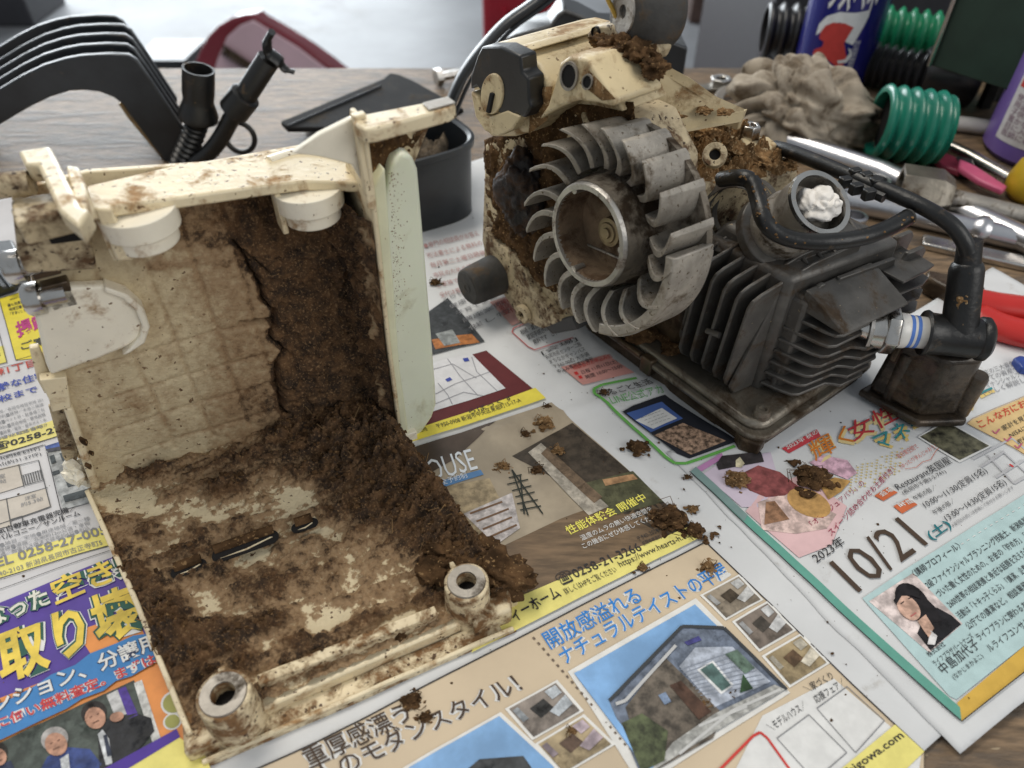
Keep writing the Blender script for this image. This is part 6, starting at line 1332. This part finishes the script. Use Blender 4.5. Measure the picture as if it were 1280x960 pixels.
# loose metal parts left of the rag
def bits(label, x, y, kind, s=1.0):
    b = P(x, y)
    if kind == 'nut': o = MB().ring([(0.55 * s, 0), (0.55 * s, 0.8 * s), (1.0 * s, 0.8 * s), (1.0 * s, 0)], b, ZUP, 6).build('hex_nut', M_steel, bevel=0.05, base=b); tag(o, label, 'nut')
    if kind == 'washer': o = MB().ring([(0.8 * s, 0), (0.8 * s, 0.3), (1.5 * s, 0.3), (1.5 * s, 0)], b, unit((0.1, -0.5, 0.9)), 32).build('steel_collar', M_alu, bevel=0.04, base=b); tag(o, label, 'collar')
    if kind == 'plate': o = MB().prism([b + np.array(q) * s for q in ((0, 0, 0), (5, 0.8, 0), (5.4, 2.0, 0), (3, 2.2, 0), (0.3, 1.6, 0))], ZUP * 0.4).build('steel_bracket', M_pan, bevel=0.06, base=b); tag(o, label, 'bracket')
    if kind == 'bolt': o = MB().lathe([(0, 0), (0.9 * s, 0), (0.9 * s, 0.7 * s), (0.45 * s, 0.75 * s), (0.45 * s, 3.0 * s), (0, 3.1 * s)], b + ZUP * 0.9 * s, (0.8, 0.4, -0.0), 6).build('hex_bolt', M_steel, bevel=0.03, base=b); tag(o, label, 'bolt')
bits('flat grey steel bracket on the bench behind the rear wing of the engine', 872, 118, 'plate', 0.9)
bits('round steel collar lying beside the rag', 915, 128, 'washer', 1.1)
bits('steel bolt between the round collar and the rag', 934, 142, 'bolt', 0.9)
bits('small hexagon nut behind the round steel collar', 900, 108, 'nut', 1.0)
bits('steel bolt beside the black cover behind the engine cap', 545, 108, 'bolt', 0.9)
# ------------------------------------------------------------------ floor behind the bench
def PF(x, y, z=0): return P(x, y, -75 + z)
rh = thing('red_metal_hood', 'glossy dark red sheet metal hood with a spring standing on the garage floor', 'hood', PF(330, 96))
M_rd = mat('red_paint', (0.19, 0.012, 0.025), 0.25, var=0.1, vs=6, coat=0.6)
Yh = 205.0
pts = [PY(x, y, Yh) for x, y in ((236, 100), (242, 80), (250, 60), (260, 44), (272, 32), (288, 23), (304, 19), (318, 18), (324, 24), (352, 40), (384, 60), (412, 80), (432, 96), (436, 130), (236, 150))]
MB().prism(pts, np.array([1, 5, 0])).build('hood_shell', M_rd, rh, bevel=0.8, seg=3)
inn = [PY(x, y, Yh - 1.2) for x, y in ((262, 108), (272, 74), (284, 46), (300, 32), (316, 26), (372, 60), (420, 96), (424, 120), (264, 130))]
MB().prism(inn, np.array([0, 1.0, 0])).build('hood_panel', mat('painted_pink_reflection', (0.66, 0.46, 0.52), 0.18, var=0.1, vs=6, coat=0.8), rh, bevel=0.2)  # pale reflection on the red hood put into the panel's colour
sp_ = [PY(x, y, Yh - 2.5) for x, y in ((278, 62), (318, 88))]
n_ = 90; hel = [sp_[0] + (sp_[1] - sp_[0]) * i / n_ + 1.1 * (np.array([0.5, 0, 0.86]) * math.cos(i * 0.75) + np.array([0, 1, 0]) * math.sin(i * 0.75)) for i in range(n_ + 1)]
MB().tube(hel, 0.35, 6).build('spring', M_oil, rh)
MB().box(np.array([pts[0][0] - 0, Yh, -75]), (pts[13][0] - pts[0][0], 0, 0), (1, 5, 0), (0, 0, pts[14][2] + 76)).build('hood_body', M_rd, rh, bevel=1.0)
bd = thing('black_crate', 'low black crate on the floor beside the red hood', 'crate', PF(195, 95))
MB().box(PY(176, 104, 215) * np.array([1, 1, 0]) - ZUP * 75, (14, 0, 0), (1, 16, 0), (0, 0, PY(176, 80, 215)[2] + 75)).build('crate_body', M_bp, bd, bevel=0.5)
MB().box(PY(176, 104, 215) * np.array([1, 1, 0]) + np.array([-0.8, -0.8, PY(176, 80, 215)[2] - 1]), (15.6, 0, 0), (1, 17.6, 0), (0, 0, 2.2)).build('crate_rim', M_bp, bd, bevel=0.3)
b2_ = thing('dark_chest', 'dark chest on the bright floor behind the arched shroud', 'chest', PF(15, 28))
MB().box(PF(-120, 34), (52, 0, 0), (0, 30, 0), (0, 0, 30)).build('chest_body', mat('dark_chest', (0.03, 0.03, 0.035), 0.5), b2_, bevel=0.8); MB().box(PF(-120, 34) + np.array([-1, -1, 30]), (54, 0, 0), (0, 32, 0), (0, 0, 4)).build('chest_lid', mat('dark_chest', (0.03, 0.03, 0.035)), b2_, bevel=0.8)
jc = thing('jerry_can', 'red plastic fuel can on the floor behind the engine handle', 'fuel can', PF(655, 60))
j0 = PY(604, 62, 210); M_jr = mat('red_can_plastic', (0.36, 0.015, 0.03), 0.35, var=0.1, vs=5)
MB().box(np.array([j0[0], 210, -75]), (23, 0, 0), (0, 16, 0), (0, 0, PY(604, -14, 210)[2] + 75)).build('can_body', M_jr, jc, bevel=2.0, seg=4)
for k in range(3): MB().tube([np.array([j0[0] + 6 + 6 * k, 209.6, -66]), np.array([j0[0] + 6 + 6 * k, 209.6, -36])], 0.9, 8).build('can_rib', M_jr, jc)
MB().lathe([(3, 0), (3, 4), (2.6, 4.5), (0, 4.5)], np.array([j0[0] + 17, 218, PY(604, -14, 210)[2] - 0.2]), ZUP, 24).build('can_lid', M_blk, jc)
dk = thing('floor_machine', 'dark machine with grey wheel parts on the floor behind the bench', 'machine', PF(890, 25))
q = PF(880, 30)
MB().box(q + np.array([-6, 0, 0]), (46, 0, 0), (0, 40, 0), (0, 0, 12)).build('machine_bed', mat('brown_machine', (0.075, 0.045, 0.035), 0.6, var=0.3), dk, bevel=0.8)
MB().lathe([(0, 0), (7, 0), (8, 1), (8, 4), (7, 5), (0, 5)], q + np.array([26, -2, 9]), (0.2, 1, 0.1), 32).build('machine_wheel', M_blk, dk); MB().box(q + np.array([2, -1, 12]), (18, 0, 0), (0, 20, 0), (0, 0, 9)).build('machine_block', mat('rust_block', (0.10, 0.05, 0.035), 0.6, var=0.4), dk, bevel=0.8)
MB().tube([q + np.array([38, -3, 0]), q + np.array([38, -3, 40])], 1.1, 10).build('machine_post', mat('white_post', (0.55, 0.5, 0.48), 0.5), dk)
# ------------------------------------------------------------------ crumbs of soil on the paper
def on_paper(x, y): p = P(x, y, 0.2); p[2] = float(wave(p[0], p[1])) + 3 * LAY; return p
CR_ = [(837, 652, 0.85, 0.6, M_mud, 'large dark soil clod beside the yellow phone number strip'), (868, 668, 0.55, 0.5, M_mud, 'soil clod touching the end of the yellow strip'), (795, 565, 0.55, 0.5, M_mud, 'dark soil clod on white paper beside the green outlined phone picture'),
       (921, 606, 0.62, 0.5, M_mudl, 'loose brown soil clod on the pictured berries'), (1012, 603, 0.95, 0.6, M_mud, 'round dark fibrous soil clod on the picture of sweets'), (681, 534, 0.55, 0.5, M_mudl, 'soil clod on the corner of the living room picture'),
       (657, 545, 0.28, 0.25, M_mud, 'small dark crumb beside the ceiling light of the living room picture'), (697, 567, 0.38, 0.3, M_mudl, 'soil crumb on the dark roof of the living room picture'), (629, 586, 0.36, 0.25, M_mudl, 'flat soil crumb beside the printed staircase'),
       (671, 591, 0.36, 0.3, M_mud, 'soil crumb on the printed beam of the living room picture'), (515, 880, 0.46, 0.28, M_mud, 'fibrous soil clod above the brown headline'), (533, 900, 0.30, 0.22, M_mud, 'small crumb inside the brown headline'),
       (884, 713, 0.40, 0.28, M_mudl, 'soil crumb at the end of the blue headline'), (714, 918, 0.25, 0.16, M_mudl, 'tan soil crumb on the small interior pictures'), (544, 357, 0.40, 0.35, M_mud, 'crumb on white paper beside the pale tank'),
       (865, 640, 0.30, 0.25, M_mudl, 'reddish crumb above the clod at the yellow strip'), (754, 494, 0.30, 0.2, M_mud, 'crumb on the corner of the green outline'), (685, 510, 0.22, 0.18, M_mud, 'small crumb on the top corner of the living room picture'),
       (803, 713, 0.25, 0.2, M_mudl, 'reddish crumb below the printed web address'), (876, 885, 0.3, 0.15, M_mudl, 'tan crumb on the driveway of the pictured house'), (912, 870, 0.2, 0.12, M_mud, 'tiny crumb on the pictured house gable'), (858, 600, 0.2, 0.15, M_mud, 'tiny crumb at the edge of the green frame')]
for k, (x, y, r, hgt, m, lab) in enumerate(CR_):
    p = on_paper(x, y); mb = MB(); rdm = random.Random(k)
    mb.blob(p + ZUP * hgt * 0.30, (r * 0.62, r * 0.55, hgt * 0.45), 3, 0.6, 2.0, 100 + k, 0.15)
    for i in range(int(26 + 70 * min(r, 1))):
        t = rdm.uniform(0, 6.28); d = r * abs(rdm.gauss(0, 0.55)); s_ = r * rdm.uniform(0.07, 0.22)
        zt = max(0, (1 - (d / r) ** 2)) * hgt * 0.75 * rdm.uniform(0.2, 1)
        mb.blob(p + np.array([d * math.cos(t), d * 0.85 * math.sin(t), s_ * 0.4 + zt]), (s_ * rdm.uniform(0.6, 1.7), s_, s_ * rdm.uniform(0.4, 0.9)), 2, 0.6, 1.6, (200 + k * 12 + i) % 400, 0.15)
    for i in range(int(8 * r + 1)):
        t = rdm.uniform(0, 6.28); L_ = r * rdm.uniform(0.4, 0.9); q = p + np.array([r * 0.5 * math.cos(t), r * 0.5 * math.sin(t), hgt * 0.4])
        mb.tube([q, q + np.array([L_ * math.cos(t + 1), L_ * math.sin(t + 1), 0.15]), q + np.array([L_ * 1.3 * math.cos(t + 1.6), L_ * 1.3 * math.sin(t + 1.6), -0.05])], 0.018, 4)
    zlow = min(v[2] for v in mb.v); mb.v = [(v[0], v[1], max(v[2], p[2] - 0.02)) for v in mb.v]
    tag(mb.build('soil_clod', m, smooth=60, base=p), lab, 'soil clod')
mb = MB(); rdm = random.Random(21)
for k in range(420):
    c = rdm.choice([(690, 600, 150, 90), (830, 670, 70, 50), (960, 690, 150, 100), (700, 830, 200, 100), (1100, 640, 120, 70), (560, 330, 60, 80), (60, 780, 80, 120), (720, 460, 60, 50)])
    x, y = rdm.gauss(c[0], c[2]), rdm.gauss(c[1], c[3])
    if x < 0 or x > 1270 or y > 955: continue
    if 100 < x < 660 and 380 < y < 800: continue
    s = 0.015 + 0.06 * rdm.random() ** 4; p = on_paper(x, y)
    mb.blob(p + ZUP * s * 0.4, (s * rdm.uniform(0.7, 1.6), s, s * 0.6), 1, 0.4, 2, k % 60)
o = mb.build('soil_specks', M_mud, kind='stuff', base=P(800, 600)); o['label'] = 'scattered fine soil specks on the newspaper'; o['category'] = 'soil'
